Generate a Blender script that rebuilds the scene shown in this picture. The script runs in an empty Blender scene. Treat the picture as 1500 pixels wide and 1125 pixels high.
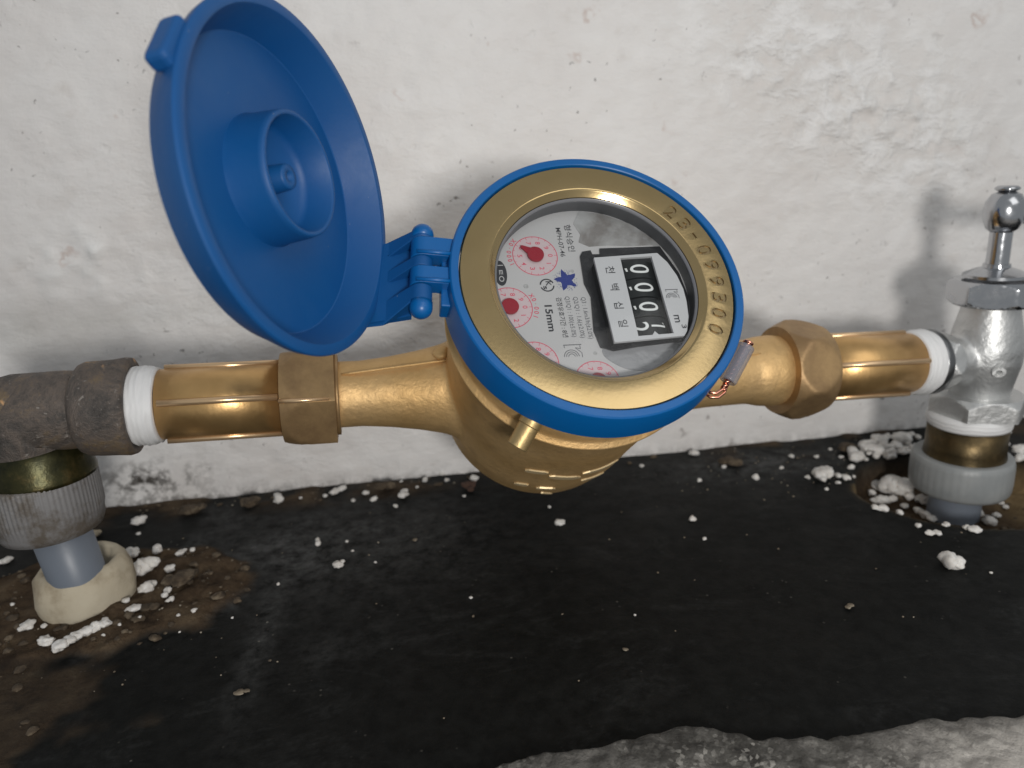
import bpy, bmesh, math, random
import numpy as np
from mathutils import Vector, Matrix, noise
from mathutils.bvhtree import BVHTree
random.seed(7); np.random.seed(7)
sc = bpy.context.scene
col = sc.collection
MM = 0.001
PI = math.pi

# ------------------------------------------------------------------ camera
# all lengths below are millimetres; x runs along the wall, y into the wall, z up, floor at z = 0
CAM = Vector((0, 0, 145))
Rw = Matrix(((0.9903227, -0.08578983, 0.10909199),
             (-0.12924423, -0.28369462, 0.95016488),
             (-0.05056568, -0.95506935, -0.29203706)))
cd = bpy.data.cameras.new('camera')
cam = bpy.data.objects.new('camera', cd); col.objects.link(cam)
m = Matrix.Identity(4)
for i in range(3):
    m[i][0] = Rw[i][0]; m[i][1] = -Rw[i][1]; m[i][2] = -Rw[i][2]; m[i][3] = CAM[i] * MM
cam.matrix_world = m
cd.sensor_width = 36; cd.lens = 36 * 1080 / 1500; cd.clip_start = 0.005; cd.clip_end = 20
cd.dof.use_dof = True; cd.dof.focus_distance = 0.212; cd.dof.aperture_fstop = 13
sc.camera = cam

# ------------------------------------------------------------------ world and lamps
w = bpy.data.worlds.new('World'); sc.world = w; w.use_nodes = True
bg = w.node_tree.nodes['Background']
bg.inputs[0].default_value = (0.93, 0.97, 1.0, 1); bg.inputs[1].default_value = 0.285
sc.view_settings.view_transform = 'Standard'; sc.view_settings.look = 'None'
sc.view_settings.exposure = 0.17; sc.view_settings.gamma = 1

def cam_to_world(v):
    return Rw @ Vector(v) + CAM
def area(name, pos, target, size, energy, colr, sizey=None, shape='RECTANGLE'):
    l = bpy.data.lights.new(name, 'AREA'); o = bpy.data.objects.new(name, l); col.objects.link(o)
    l.shape = shape; l.size = size * MM; l.size_y = (sizey or size) * MM; l.energy = energy; l.color = colr
    p = Vector(pos); t = Vector(target)
    o.matrix_world = Matrix.Translation(p * MM) @ (t - p).to_track_quat('-Z', 'Y').to_matrix().to_4x4()
    return o
# work lamp held just right of the camera, and the daylight opening of the meter pit above
area('torch_lamp', cam_to_world((105, 62, -250)), (60, 300, 70), 80, 1.22, (1.0, 0.97, 0.93), shape='DISK')
area('pit_opening_light', cam_to_world((387, -454, -442)), (40, 230, 90), 540, 1.12, (1.0, 0.985, 0.96), 540)

# ------------------------------------------------------------------ material helpers
class NT:
    def __init__(s, name):
        s.m = bpy.data.materials.new(name); s.m.use_nodes = True; s.t = s.m.node_tree
        s.p = s.t.nodes['Principled BSDF']; s.out = s.t.nodes['Material Output']
        s.tc = s.t.nodes.new('ShaderNodeTexCoord')
    def n(s, typ, **kw):
        nd = s.t.nodes.new(typ)
        for k, v in kw.items(): setattr(nd, k, v)
        return nd
    def l(s, a, b): s.t.links.new(a, b)
    def noise(s, scale, detail=4, rough=.55, vec=None, dist=0):
        nd = s.n('ShaderNodeTexNoise'); nd.inputs['Scale'].default_value = scale
        nd.inputs['Detail'].default_value = detail; nd.inputs['Roughness'].default_value = rough
        nd.inputs['Distortion'].default_value = dist
        s.l(vec or s.tc.outputs['Object'], nd.inputs['Vector']); return nd.outputs['Fac']
    def voro(s, scale, feature='F1', vec=None):
        nd = s.n('ShaderNodeTexVoronoi', feature=feature); nd.inputs['Scale'].default_value = scale
        s.l(vec or s.tc.outputs['Object'], nd.inputs['Vector']); return nd.outputs['Distance']
    def map(s, scale):
        nd = s.n('ShaderNodeMapping'); nd.inputs['Scale'].default_value = scale
        s.l(s.tc.outputs['Object'], nd.inputs['Vector']); return nd.outputs['Vector']
    def ramp(s, fac, stops, interp='LINEAR'):
        nd = s.n('ShaderNodeValToRGB'); cr = nd.color_ramp; cr.interpolation = interp
        while len(cr.elements) < len(stops): cr.elements.new(0.5)
        for e, (p, c) in zip(cr.elements, stops):
            e.position = p; e.color = (c, c, c, 1) if isinstance(c, (int, float)) else tuple(c) + (1,)
        s.l(fac, nd.inputs[0]); return nd.outputs[0]
    def mix(s, fac, a, b, mode='MIX'):
        nd = s.n('ShaderNodeMix', data_type='RGBA', blend_type=mode)
        for inp, v in ((nd.inputs[0], fac), (nd.inputs[6], a), (nd.inputs[7], b)):
            if hasattr(v, 'is_linked') or hasattr(v, 'links'): s.l(v, inp)
            elif isinstance(v, (int, float)): inp.default_value = v if inp.type == 'VALUE' else (v, v, v, 1)
            else: inp.default_value = tuple(v) + (1,)
        return nd.outputs[2]
    def math(s, op, a, b=0.0):
        nd = s.n('ShaderNodeMath', operation=op)
        for inp, v in ((nd.inputs[0], a), (nd.inputs[1], b)):
            if isinstance(v, (int, float)): inp.default_value = v
            else: s.l(v, inp)
        return nd.outputs[0]
    def bump(s, h, dist, strength=1.0, prev=None):
        nd = s.n('ShaderNodeBump'); nd.inputs['Distance'].default_value = dist * MM
        nd.inputs['Strength'].default_value = strength; s.l(h, nd.inputs['Height'])
        if prev: s.l(prev, nd.inputs['Normal'])
        s.l(nd.outputs[0], s.p.inputs['Normal']); return nd.outputs[0]
    def set(s, **kw):
        for k, v in kw.items():
            inp = s.p.inputs[k.replace('_', ' ')]
            if hasattr(v, 'links'): s.l(v, inp)
            elif inp.type == 'RGBA': inp.default_value = tuple(v) + (1,)
            else: inp.default_value = v
        return s
    def attr(s, name):
        nd = s.n('ShaderNodeAttribute'); nd.attribute_name = name; return nd.outputs['Fac']

MAT = {}
def simple(name, c, rough=.5, metal=0, bump=None, **kw):
    t = NT(name); t.set(Base_Color=c, Roughness=rough, Metallic=metal, **kw)
    if bump: t.bump(t.noise(bump[0], 4), bump[1])
    MAT[name] = t.m; return t

# cast brass, sand-cast grain
t = NT('cast_brass')
g = t.noise(420, 5, .65); big = t.noise(45, 3)
c1 = t.ramp(big, [(.3, (.63, .405, .17)), (.7, (.75, .51, .245))])
c2 = t.mix(t.ramp(t.noise(160, 4), [(.55, 0), (.8, .4)]), c1, (.36, .23, .115))
t.set(Base_Color=c2, Metallic=.62, Roughness=t.ramp(g, [(.3, .48), (.7, .60)]), Specular_IOR_Level=.5)
b3 = t.bump(t.noise(1100, 3, .6), .07); b1 = t.bump(g, .26, 1, b3); t.bump(t.noise(60, 4), .8, 1, b1); MAT['cast_brass'] = t.m
# smoother machined tail pipes
t = NT('smooth_brass')
g = t.noise(240, 4, .6, t.map((.25, 1, 1)))
c = t.mix(t.ramp(t.noise(70, 4), [(.4, 0), (.75, .7)]), (.72, .455, .195), (.50, .295, .115))
t.set(Base_Color=c, Metallic=.85, Roughness=t.ramp(g, [(.3, .30), (.7, .42)]))
t.bump(g, .14); MAT['smooth_brass'] = t.m
t = NT('nut_bronze')
g = t.noise(260, 5, .65)
c = t.mix(t.ramp(t.noise(80, 5, .7), [(.35, 0), (.65, .9)]), (.47, .31, .15), (.30, .19, .095))
t.set(Base_Color=c, Metallic=.6, Roughness=.46); t.bump(g, .14); MAT['nut_bronze'] = t.m
# lathe-turned bezel
t = NT('turned_gold')
tan = t.n('ShaderNodeTangent', direction_type='RADIAL', axis='Z'); t.l(tan.outputs[0], t.p.inputs['Tangent'])
g = t.noise(900, 3, .5)
t.set(Base_Color=t.ramp(t.noise(60, 3), [(.3, (.53, .39, .19)), (.7, (.59, .44, .225))]), Metallic=1, Roughness=.17, Anisotropic=.15)
t.bump(g, .012); MAT['turned_gold'] = t.m
simple('etched', (.33, .25, .14), .45, .9)
simple('painted_glint', (.80, .63, .37), .42, .45)  # paler than the casting, paints the glints on the belly lettering
simple('rib_brass', (.80, .56, .33), .3, .75, (200, .1))
simple('stub_brass', (.55, .40, .19), .48, .8, (300, .25))
# plastics
t = NT('blue_plastic')
g = t.noise(500, 3)
sm = t.noise(28, 4, .6)
t.set(Base_Color=(.001, .105, .34), Roughness=t.ramp(sm, [(.35, .30), (.7, .46)]), Specular_IOR_Level=.5)
t.bump(g, .02); MAT['blue_plastic'] = t.m
t = NT('blue_lid_plastic')
g = t.noise(700, 3); sm = t.noise(22, 4, .6)
t.set(Base_Color=t.ramp(sm, [(.3, (.001, .070, .245)), (.75, (.002, .082, .265))]), Roughness=t.ramp(t.noise(60, 6, .7, dist=1), [(.3, .44), (.7, .6)]), Specular_IOR_Level=.5)
ds = t.math('MULTIPLY', t.ramp(t.voro(420), [(.05, 1), (.10, 0)]), t.ramp(t.noise(60, 4), [(.55, 0), (.66, .6)]))
t.set(Base_Color=t.mix(ds, t.ramp(sm, [(.3, (.001, .070, .245)), (.75, (.002, .082, .265))]), (.35, .36, .37)))
t.bump(g, .03); MAT['blue_lid_plastic'] = t.m
simple('dial_white', (.47, .46, .46), .45)
simple('plate_white', (.50, .50, .51), .4)
simple('print_black', (.03, .03, .035), .5)
simple('print_grey', (.10, .10, .11), .5)
simple('print_red', (.60, .075, .13), .5)
simple('tint_pink', (.55, .44, .455), .5)
simple('ink_blue', (.02, .035, .20), .5)
simple('pointer_red', (.28, .008, .022), .3)
simple('digit_white', (.72, .73, .72), .4)
simple('drum_black', (.010, .012, .012), .3)
simple('housing_black', (.016, .016, .018), .3, 0, (250, .3))
simple('tube_grey', (.16, .163, .175), .3)
t = simple('clear_smear', (.26, .26, .27), .22)
t.bump(t.noise(180, 4), .5)
t = simple('worn_silver', (.42, .42, .44), .3)
t.set(Base_Color=t.ramp(t.noise(70, 4, .6, dist=.4), [(.35, (.20, .185, .175)), (.5, (.33, .325, .32)), (.7, (.46, .46, .465))])); t.bump(t.noise(150, 4), .5)
# glass pane
t = NT('window_glass'); t.t.nodes.remove(t.p)
tr = t.n('ShaderNodeBsdfTransparent'); gl = t.n('ShaderNodeBsdfGlossy'); gl.inputs['Roughness'].default_value = .04
tr.inputs[0].default_value = (.94, .955, .96, 1)
fr = t.n('ShaderNodeFresnel'); fr.inputs[0].default_value = 1.3; mx = t.n('ShaderNodeMixShader')
t.l(fr.outputs[0], mx.inputs[0]); t.l(tr.outputs[0], mx.inputs[1]); t.l(gl.outputs[0], mx.inputs[2]); t.l(mx.outputs[0], t.out.inputs[0])
MAT['window_glass'] = t.m
t = NT('clear_tube'); t.t.nodes.remove(t.p)
tr = t.n('ShaderNodeBsdfTransparent'); gl = t.n('ShaderNodeBsdfPrincipled'); gl.inputs['Roughness'].default_value = .12
gl.inputs['Base Color'].default_value = (.36, .36, .40, 1)
tr.inputs[0].default_value = (.8, .8, .84, 1); mx = t.n('ShaderNodeMixShader'); mx.inputs[0].default_value = .42
t.l(tr.outputs[0], mx.inputs[1]); t.l(gl.outputs[0], mx.inputs[2]); t.l(mx.outputs[0], t.out.inputs[0])
MAT['clear_tube'] = t.m
simple('copper', (.80, .36, .25), .25, 1)
# ptfe tape
t = NT('white_tape')
wv = t.n('ShaderNodeTexWave', wave_type='BANDS', bands_direction='Z'); wv.inputs['Scale'].default_value = 190; wv.inputs['Distortion'].default_value = 4.5; wv.inputs['Detail'].default_value = 3; wv.inputs['Detail Scale'].default_value = .6
t.l(t.tc.outputs['Object'], wv.inputs['Vector'])
t.set(Base_Color=(.80, .80, .80), Roughness=.5, Specular_IOR_Level=.4); t.p.inputs['Subsurface Weight'].default_value = .15
t.p.inputs['Subsurface Radius'].default_value = (.001, .001, .001)
t.bump(wv.outputs['Fac'], .10); MAT['white_tape'] = t.m
# aged bronze elbow
t = NT('aged_bronze')
a = t.noise(48, 8, .8, dist=.5); b = t.noise(150, 6, .75)
c = t.ramp(a, [(.30, (.022, .019, .017)), (.42, (.085, .075, .068)), (.52, (.165, .135, .115)), (.62, (.25, .185, .115)), (.78, (.38, .26, .14))])
c = t.mix(t.ramp(b, [(.66, 0), (.72, .8)]), c, (.05, .12, .12))
sc_ = t.math('MULTIPLY', t.ramp(t.noise(75, 3, .5, dist=1.2), [(.62, 0), (.65, 1)]), t.ramp(t.noise(20, 2), [(.5, 0), (.6, 1)]))
c = t.mix(sc_, c, (.70, .43, .22))
t.set(Base_Color=c, Metallic=t.ramp(a, [(.4, .25), (.7, .7)]), Roughness=t.ramp(b, [(.3, .5), (.7, .72)]))
c = t.mix(t.ramp(t.noise(220, 3, .6, dist=2), [(.64, 0), (.70, .7)]), c, (.35, .32, .29)); t.set(Base_Color=c)
b0 = t.bump(b, .8); t.bump(a, 1.5, 1, b0); MAT['aged_bronze'] = t.m
t = NT('green_brass')
a = t.noise(70, 5, .7)
t.set(Base_Color=t.ramp(a, [(.35, (.018, .020, .009)), (.55, (.05, .047, .018)), (.75, (.16, .115, .045))]), Metallic=.7, Roughness=.36)
t.bump(a, .4); MAT['green_brass'] = t.m
t = NT('brown_brass')
a = t.noise(80, 5, .7)
t.set(Base_Color=t.ramp(a, [(.35, (.055, .042, .022)), (.6, (.12, .085, .04)), (.8, (.26, .18, .085))]), Metallic=.8, Roughness=.4)
t.bump(a, .3); MAT['brown_brass'] = t.m
# grey pvc
t = NT('grey_pvc')
a = t.noise(90, 5, .7)
t.set(Base_Color=t.mix(t.ramp(a, [(.46, 0), (.62, .8)]), (.20, .195, .195), (.085, .066, .045)), Roughness=.5); t.bump(a, .2); MAT['grey_pvc'] = t.m
t = NT('clean_grey_pvc')
a = t.noise(90, 4)
t.set(Base_Color=t.ramp(a, [(.3, (.235, .25, .255)), (.7, (.30, .31, .31))]), Roughness=.42); t.bump(a, .2); MAT['clean_grey_pvc'] = t.m
simple('bluegrey_pipe', (.165, .19, .23), .4, 0, (120, .1))
# chrome / satin nickel
t = NT('satin_nickel')
a = t.noise(150, 5, .65)
t.set(Base_Color=t.ramp(t.noise(50, 3), [(.3, (.56, .57, .57)), (.7, (.68, .68, .67))]), Metallic=.85, Roughness=.46); b0 = t.bump(t.noise(420, 4), .2); t.bump(a, .45, 1, b0); MAT['satin_nickel'] = t.m
simple('dark_chrome', (.20, .205, .21), .3, .9)
t = simple('chrome', (.50, .51, .53), .15, 1)
t.set(Roughness=t.ramp(t.noise(140, 5, .7), [(.35, .10), (.7, .32)])); t.bump(t.noise(90, 4), .18)
# foam collar
t = NT('cream_foam')
a = t.noise(120, 5, .6)
c = t.ramp(t.noise(45, 5, .65), [(.3, (.25, .19, .12)), (.5, (.50, .44, .33)), (.8, (.58, .53, .42))])
t.set(Base_Color=c, Roughness=.85); t.bump(a, .5); MAT['cream_foam'] = t.m
t = NT('white_foam')
t.set(Base_Color=t.ramp(t.noise(300, 4), [(.3, (.60, .57, .53)), (.6, (.80, .78, .75))]), Roughness=.8); t.bump(t.noise(500, 3), .25)
t.p.inputs['Subsurface Weight'].default_value = .2; t.p.inputs['Subsurface Radius'].default_value = (.0008, .0007, .0006)
MAT['white_foam'] = t.m
t = NT('tan_grit'); t.set(Base_Color=t.ramp(t.noise(90, 4), [(.35, (.07, .055, .038)), (.5, (.20, .165, .12)), (.7, (.42, .38, .31))]), Roughness=.9); t.bump(t.noise(400, 3), .4); MAT['tan_grit'] = t.m
t = NT('brown_clod'); t.set(Base_Color=t.ramp(t.noise(200, 5, .7), [(.3, (.03, .023, .016)), (.5, (.085, .062, .04)), (.7, (.20, .16, .11))]), Roughness=.95); t.bump(t.noise(300, 5, .7), .8); MAT['brown_clod'] = t.m
t = NT('red_clod'); t.set(Base_Color=t.ramp(t.noise(200, 5, .7), [(.3, (.045, .025, .018)), (.7, (.12, .065, .045))]), Roughness=.95); t.bump(t.noise(300, 5, .7), .6); MAT['red_clod'] = t.m

# wall: white painted, trowelled cement with pits, bits of old rust colour and grime near the floor
t = NT('wall_paint')
pos = t.tc.outputs['Object']; sep = t.n('ShaderNodeSeparateXYZ'); t.l(pos, sep.inputs[0])
soft = t.noise(14, 5, .6); fine = t.noise(110, 6, .7)
c = t.ramp(soft, [(.3, (.74, .71, .69)), (.5, (.80, .78, .765)), (.72, (.85, .84, .83))])
c = t.mix(t.ramp(t.noise(48, 4, .6), [(.62, 0), (.76, .35)]), c, (.52, .46, .41))
wrp = t.n('ShaderNodeVectorMath', operation='MULTIPLY_ADD'); nt_ = t.n('ShaderNodeTexNoise'); nt_.inputs['Scale'].default_value = 160; t.l(pos, nt_.inputs['Vector']); t.l(nt_.outputs['Color'], wrp.inputs[0]); wrp.inputs[1].default_value = (.012, .012, .012); t.l(pos, wrp.inputs[2])
v1 = t.voro(62, vec=wrp.outputs[0]); n1 = t.noise(23, 3)
v3 = t.voro(170, vec=wrp.outputs[0]); c = t.mix(t.math('MULTIPLY', t.math('MULTIPLY', t.ramp(v3, [(.06, 1), (.13, 0)]), t.ramp(t.noise(17, 3), [(.47, 0), (.56, 1)])), .8), c, (.15, .13, .12))
spot = t.math('MULTIPLY', t.ramp(v1, [(.05, 1), (.15, 0)]), t.ramp(n1, [(.53, 0), (.63, 1)]))
c = t.mix(t.math('MULTIPLY', spot, .75), c, (.20, .17, .155))
v2 = t.voro(38, vec=wrp.outputs[0]); ring = t.math('MULTIPLY', t.ramp(v2, [(.06, 0), (.10, 1), (.17, 0)]), t.ramp(t.noise(31, 3), [(.56, 0), (.62, 1)]))
c = t.mix(t.math('MULTIPLY', ring, .45), c, (.42, .25, .18))
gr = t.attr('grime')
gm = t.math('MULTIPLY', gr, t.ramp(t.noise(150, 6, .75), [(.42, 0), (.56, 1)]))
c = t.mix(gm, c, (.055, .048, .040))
c = t.mix(t.attr('pale'), c, (.82, .82, .81))
zn = t.attr('zone')
zno = t.noise(85, 5, .62, t.map((.8, 1, 1.3)), dist=.3)
c = t.mix(t.math('MULTIPLY', zn, .75), c, t.ramp(zno, [(.38, (.72, .68, .65)), (.50, (.79, .77, .75)), (.60, (.90, .89, .885))]))
st = t.attr('painted_shade'); c = t.mix(t.math('MULTIPLY', st, t.ramp(t.noise(40, 5, .7), [(.3, .25), (.7, .9)])), c, (.33, .33, .30))
t.set(Base_Color=c, Roughness=t.ramp(fine, [(.3, .38), (.7, .6)]), Specular_IOR_Level=.4)
b00 = t.bump(t.noise(330, 5, .7, t.map((.7, 1, 1.6)), dist=.6), .16); b0 = t.bump(fine, .26, 1, b00); b01 = t.bump(t.math('MULTIPLY', zn, t.ramp(zno, [(.44, 0), (.66, 1)])), 1.3, .7, b0); b1 = t.bump(t.noise(55, 6, .7, t.map((1, 1, 1.8))), 1.1, .8, b01)
t.bump(t.ramp(v1, [(.05, 0), (.14, 1)]), .35, .6, b1); MAT['wall_paint'] = t.m

# floor: black board, dust, mud
t = NT('black_board')
f1 = t.noise(30, 6, .7); f2 = t.noise(160, 6, .75); f3 = t.noise(500, 4, .6)
base = t.ramp(f2, [(.35, (.0035, .004, .0038)), (.7, (.008, .0085, .008))])
dust = t.math('MULTIPLY', t.attr('dust'), t.ramp(f2, [(.38, 0), (.75, 1)]))
c = t.mix(dust, base, (.115, .118, .118))
c = t.mix(t.math('MULTIPLY', t.ramp(t.noise(24, 7, .8, t.map((.6, 1.4, 1)), dist=1.2), [(.52, 0), (.7, .16)]), t.ramp(f3, [(.4, .2), (.6, 1)])), c, (.13, .135, .135))
speck = t.math('MULTIPLY', t.ramp(t.voro(330), [(.09, 1), (.16, 0)]), t.ramp(t.noise(60, 3), [(.58, 0), (.68, .8)]))
speck = t.math('MULTIPLY', speck, t.math('ADD', .25, t.attr('dust')))
c = t.mix(speck, c, (.35, .33, .29))
mudc = t.ramp(t.noise(75, 6, .75), [(.32, (.030, .020, .013)), (.5, (.085, .058, .036)), (.66, (.13, .095, .06)), (.8, (.24, .19, .12))])
c = t.mix(t.attr('mud'), c, mudc)
c = t.mix(t.attr('rim'), c, t.ramp(f2, [(.3, (.22, .15, .07)), (.7, (.40, .29, .15))]))
mr = t.mix(t.attr('mud'), t.ramp(f1, [(.3, .5), (.7, .7)]), .9)
t.set(Base_Color=c, Roughness=mr, Specular_IOR_Level=.13)
b0 = t.bump(f2, .25); t.bump(t.math('MULTIPLY', t.attr('mud'), t.noise(220, 6, .75)), 2.0, 1, b0); MAT['black_board'] = t.m
t = NT('concrete')
a = t.noise(60, 6, .75); b = t.voro(140)
c = t.ramp(a, [(.33, (.035, .032, .028)), (.47, (.10, .095, .085)), (.6, (.19, .18, .165)), (.75, (.32, .305, .28))])
fl = t.n('ShaderNodeTexVoronoi'); fl.inputs['Scale'].default_value = 850; t.l(t.tc.outputs['Object'], fl.inputs['Vector'])
c = t.mix(t.math('MULTIPLY', t.ramp(fl.outputs['Color'], [(.62, 0), (.80, .7)], 'LINEAR'), t.ramp(t.noise(45, 4), [(.45, 0), (.6, 1)])), c, (.46, .44, .40))
c = t.mix(t.math('MULTIPLY', t.attr('pale'), t.ramp(t.noise(25, 5, .7), [(.3, .2), (.6, 1)])), c, (.50, .47, .43))
c = t.mix(t.math('MULTIPLY', t.attr('soil'), t.ramp(t.noise(80, 5, .75), [(.3, 1), (.62, .15)])), c, (.022, .02, .017))
t.set(Base_Color=c, Roughness=.9); b0 = t.bump(a, 1.5); t.bump(t.noise(260, 5, .7), .6, 1, b0); MAT['concrete'] = t.m

# ------------------------------------------------------------------ mesh helpers
WM = {}
def link(name, me, mat=None, parent=None, M=None, smooth=True, **props):
    """mesh vertices are given in mm in the frame M (4x4, mm)"""
    o = bpy.data.objects.new(name, me); col.objects.link(o)
    if mat and not me.materials: me.materials.append(MAT[mat])
    if smooth and len(me.polygons): me.polygons.foreach_set('use_smooth', [True] * len(me.polygons))
    Mw = M.copy() if M is not None else (WM[parent].copy() if parent else Matrix.Identity(4))
    if parent:
        o.parent = parent; L = WM[parent].inverted() @ Mw
    else: L = Mw
    L = L.copy(); L.translation = L.translation * MM
    o.matrix_local = L; WM[o] = Mw
    for k, v in props.items(): o[k] = v
    return o
def empty(name, M, **props):
    o = bpy.data.objects.new(name, None); o.empty_display_size = .01; col.objects.link(o)
    L = M.copy(); L.translation = L.translation * MM; o.matrix_local = L; WM[o] = M.copy()
    for k, v in props.items(): o[k] = v
    return o
def mesh(verts, faces, name='m'):
    me = bpy.data.meshes.new(name); me.from_pydata([Vector(v) * MM for v in verts], [], faces); me.validate(); me.update()
    return me
class MB:
    def __init__(s): s.v = []; s.f = []
    def add(s, v, f, M=None):
        k = len(s.v); s.v += [(M @ Vector(p)) if M is not None else Vector(p) for p in v]; s.f += [tuple(i + k for i in q) for q in f]; return s
    def me(s): return mesh(s.v, s.f)
def sharp(o, deg=35):
    me = o.data; bm = bmesh.new(); bm.from_mesh(me); bmesh.ops.recalc_face_normals(bm, faces=bm.faces)
    a = math.radians(deg)
    for e in bm.edges:
        if len(e.link_faces) == 2 and e.calc_face_angle(0) > a: e.smooth = False
    bm.to_mesh(me); bm.free(); return o
def bevel(o, wdt, seg=2, ang=30):
    md = o.modifiers.new('bevel', 'BEVEL'); md.width = wdt * MM; md.segments = seg; md.limit_method = 'ANGLE'; md.angle_limit = math.radians(ang)
    md.harden_normals = False
    return o
def lathe(prof, seg=64, cap0=False, cap1=False, jag=None):
    """prof: list of (r, z). Axis local z."""
    v = []; f = []
    for i, (r, z) in enumerate(prof):
        for k in range(seg):
            a = 2 * PI * k / seg; rr = r + (jag(a, i) if jag else 0)
            v.append((rr * math.cos(a), rr * math.sin(a), z))
    for i in range(len(prof) - 1):
        for k in range(seg):
            a = i * seg + k; b = i * seg + (k + 1) % seg
            f.append((a, b, b + seg, a + seg))
    if cap0: f.append(tuple(range(seg))[::-1])
    if cap1: f.append(tuple((len(prof) - 1) * seg + k for k in range(seg)))
    return v, f
def box(x0, x1, y0, y1, z0, z1):
    v = [(x, y, z) for z in (z0, z1) for y in (y0, y1) for x in (x0, x1)]
    return v, [(0, 2, 3, 1), (4, 5, 7, 6), (0, 1, 5, 4), (2, 6, 7, 3), (0, 4, 6, 2), (1, 3, 7, 5)]
def prism(poly, z0, z1):
    n = len(poly); v = [(x, y, z0) for x, y in poly] + [(x, y, z1) for x, y in poly]
    ar = sum(poly[i][0] * poly[(i + 1) % n][1] - poly[(i + 1) % n][0] * poly[i][1] for i in range(n))
    f = [tuple(range(n))[::-1], tuple(range(n, 2 * n))] + [(i, (i + 1) % n, n + (i + 1) % n, n + i) for i in range(n)]
    if ar < 0: f = [q[::-1] for q in f]
    return v, f
def frame(o, z, x=None):
    z = Vector(z).normalized(); x = Vector(x or (1, 0, 0))
    if abs(x.normalized().dot(z)) > .98: x = Vector((0, 0, 1))
    x = (x - z * x.dot(z)).normalized(); y = z.cross(x)
    M = Matrix.Identity(4)
    for i in range(3): M[i][0] = x[i]; M[i][1] = y[i]; M[i][2] = z[i]; M[i][3] = o[i]
    return M
def tube(path, rad, seg=20, caps=True):
    path = [Vector(p) for p in path]; n = len(path); rads = rad if isinstance(rad, (list, tuple)) else [rad] * n
    v = []; f = []; x = None
    for i, p in enumerate(path):
        t_ = (path[min(i + 1, n - 1)] - path[max(i - 1, 0)]).normalized()
        if x is None: x = t_.orthogonal().normalized()
        x = (x - t_ * x.dot(t_)).normalized(); y = t_.cross(x)
        for k in range(seg):
            a = 2 * PI * k / seg; v.append(p + (x * math.cos(a) + y * math.sin(a)) * rads[i])
    for i in range(n - 1):
        for k in range(seg):
            a = i * seg + k; b = i * seg + (k + 1) % seg; f.append((a, b, b + seg, a + seg))
    if caps: f.append(tuple(range(seg))[::-1]); f.append(tuple((n - 1) * seg + k for k in range(seg)))
    return v, f
def hexnut(af, z0, z1, ch0, ch1, ri, rot=0, sides=6, seg=120):
    """hexagonal nut, conical chamfers ch0 / ch1 (mm of corner cut) at the ends, axis z"""
    ap = af / 2; rc = ap / math.cos(PI / sides)
    def rh(a):
        q = (a - rot) % (2 * PI / sides) - PI / sides; return min(ap / math.cos(q), rc * .992)
    L = z1 - z0; zs = [0, .04, .08, .12, .16, .2, .26, .32, .5, .68, .74, .8, .84, .88, .92, .96, 1]
    v = []; f = []
    rows = [('in', 0)] + [('s', q) for q in zs] + [('in', 1)]
    for kind, q in rows:
        for k in range(seg):
            a = 2 * PI * k / seg
            z = z0 + L * q
            if kind == 'in': r = ri
            else:
                r = rh(a)
                if ch0: r = min(r, ap - .2 + (q * L) * ch0)
                if ch1: r = min(r, ap - .2 + ((1 - q) * L) * ch1)
            v.append((r * math.cos(a), r * math.sin(a), z))
    for i in range(len(rows) - 1):
        for k in range(seg):
            a = i * seg + k; b = i * seg + (k + 1) % seg; f.append((a, b, b + seg, a + seg))
    for k in range(seg):
        a = (len(rows) - 1) * seg + k; b = (len(rows) - 1) * seg + (k + 1) % seg; f.append((a, b, (k + 1) % seg, k))
    return v, f
def evalmesh(o, name=None):
    dg = bpy.context.evaluated_depsgraph_get(); dg.update()
    me = bpy.data.meshes.new_from_object(o.evaluated_get(dg)); return me
def bake(o):
    me = evalmesh(o); old = o.data; o.modifiers.clear(); o.data = me; return o
def ring_sector(r0, r1, a0, a1, n, z):
    v = []; f = []
    for i in range(n + 1):
        a = a0 + (a1 - a0) * i / n
        v += [(r0 * math.cos(a), r0 * math.sin(a), z), (r1 * math.cos(a), r1 * math.sin(a), z)]
    for i in range(n): f.append((2 * i, 2 * i + 1, 2 * i + 3, 2 * i + 2))
    return v, f
def fix_up(me, z=(0, 0, 1)):
    return me

FONT = bpy.data.curves.new('probe', 'FONT').font
def text_mesh(s, size, bold=0.0, extrude=0.0, align='CENTER', width=None, res=3):
    """returns (verts, faces) in mm in xy plane, centred; width = target width"""
    cu = bpy.data.curves.new('lettering', 'FONT'); cu.body = s; cu.size = size; cu.offset = bold; cu.extrude = extrude
    cu.align_x = align; cu.align_y = 'CENTER'; cu.resolution_u = res
    o = bpy.data.objects.new('tmp', cu); col.objects.link(o)
    me = evalmesh(o)
    v = [tuple(p.co) for p in me.vertices]; f = [tuple(p.vertices) for p in me.polygons]
    bpy.data.objects.remove(o); bpy.data.curves.remove(cu)
    if v:
        xs = [p[0] for p in v]; ys = [p[1] for p in v]; cx = (min(xs) + max(xs)) / 2; cy = (min(ys) + max(ys)) / 2
        k = (width / (max(xs) - min(xs))) if width else 1
        v = [((p[0] - cx) * k, p[1] - cy, p[2]) for p in v]
    return v, f
def put_text(mb, s, pos, size, rot, width=None, bold=0., z=0):
    v, f = text_mesh(s, size, bold, width=width)
    M = Matrix.Translation((pos[0], pos[1], z)) @ Matrix.Rotation(rot, 4, 'Z')
    mb.add(v, f, M)

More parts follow.
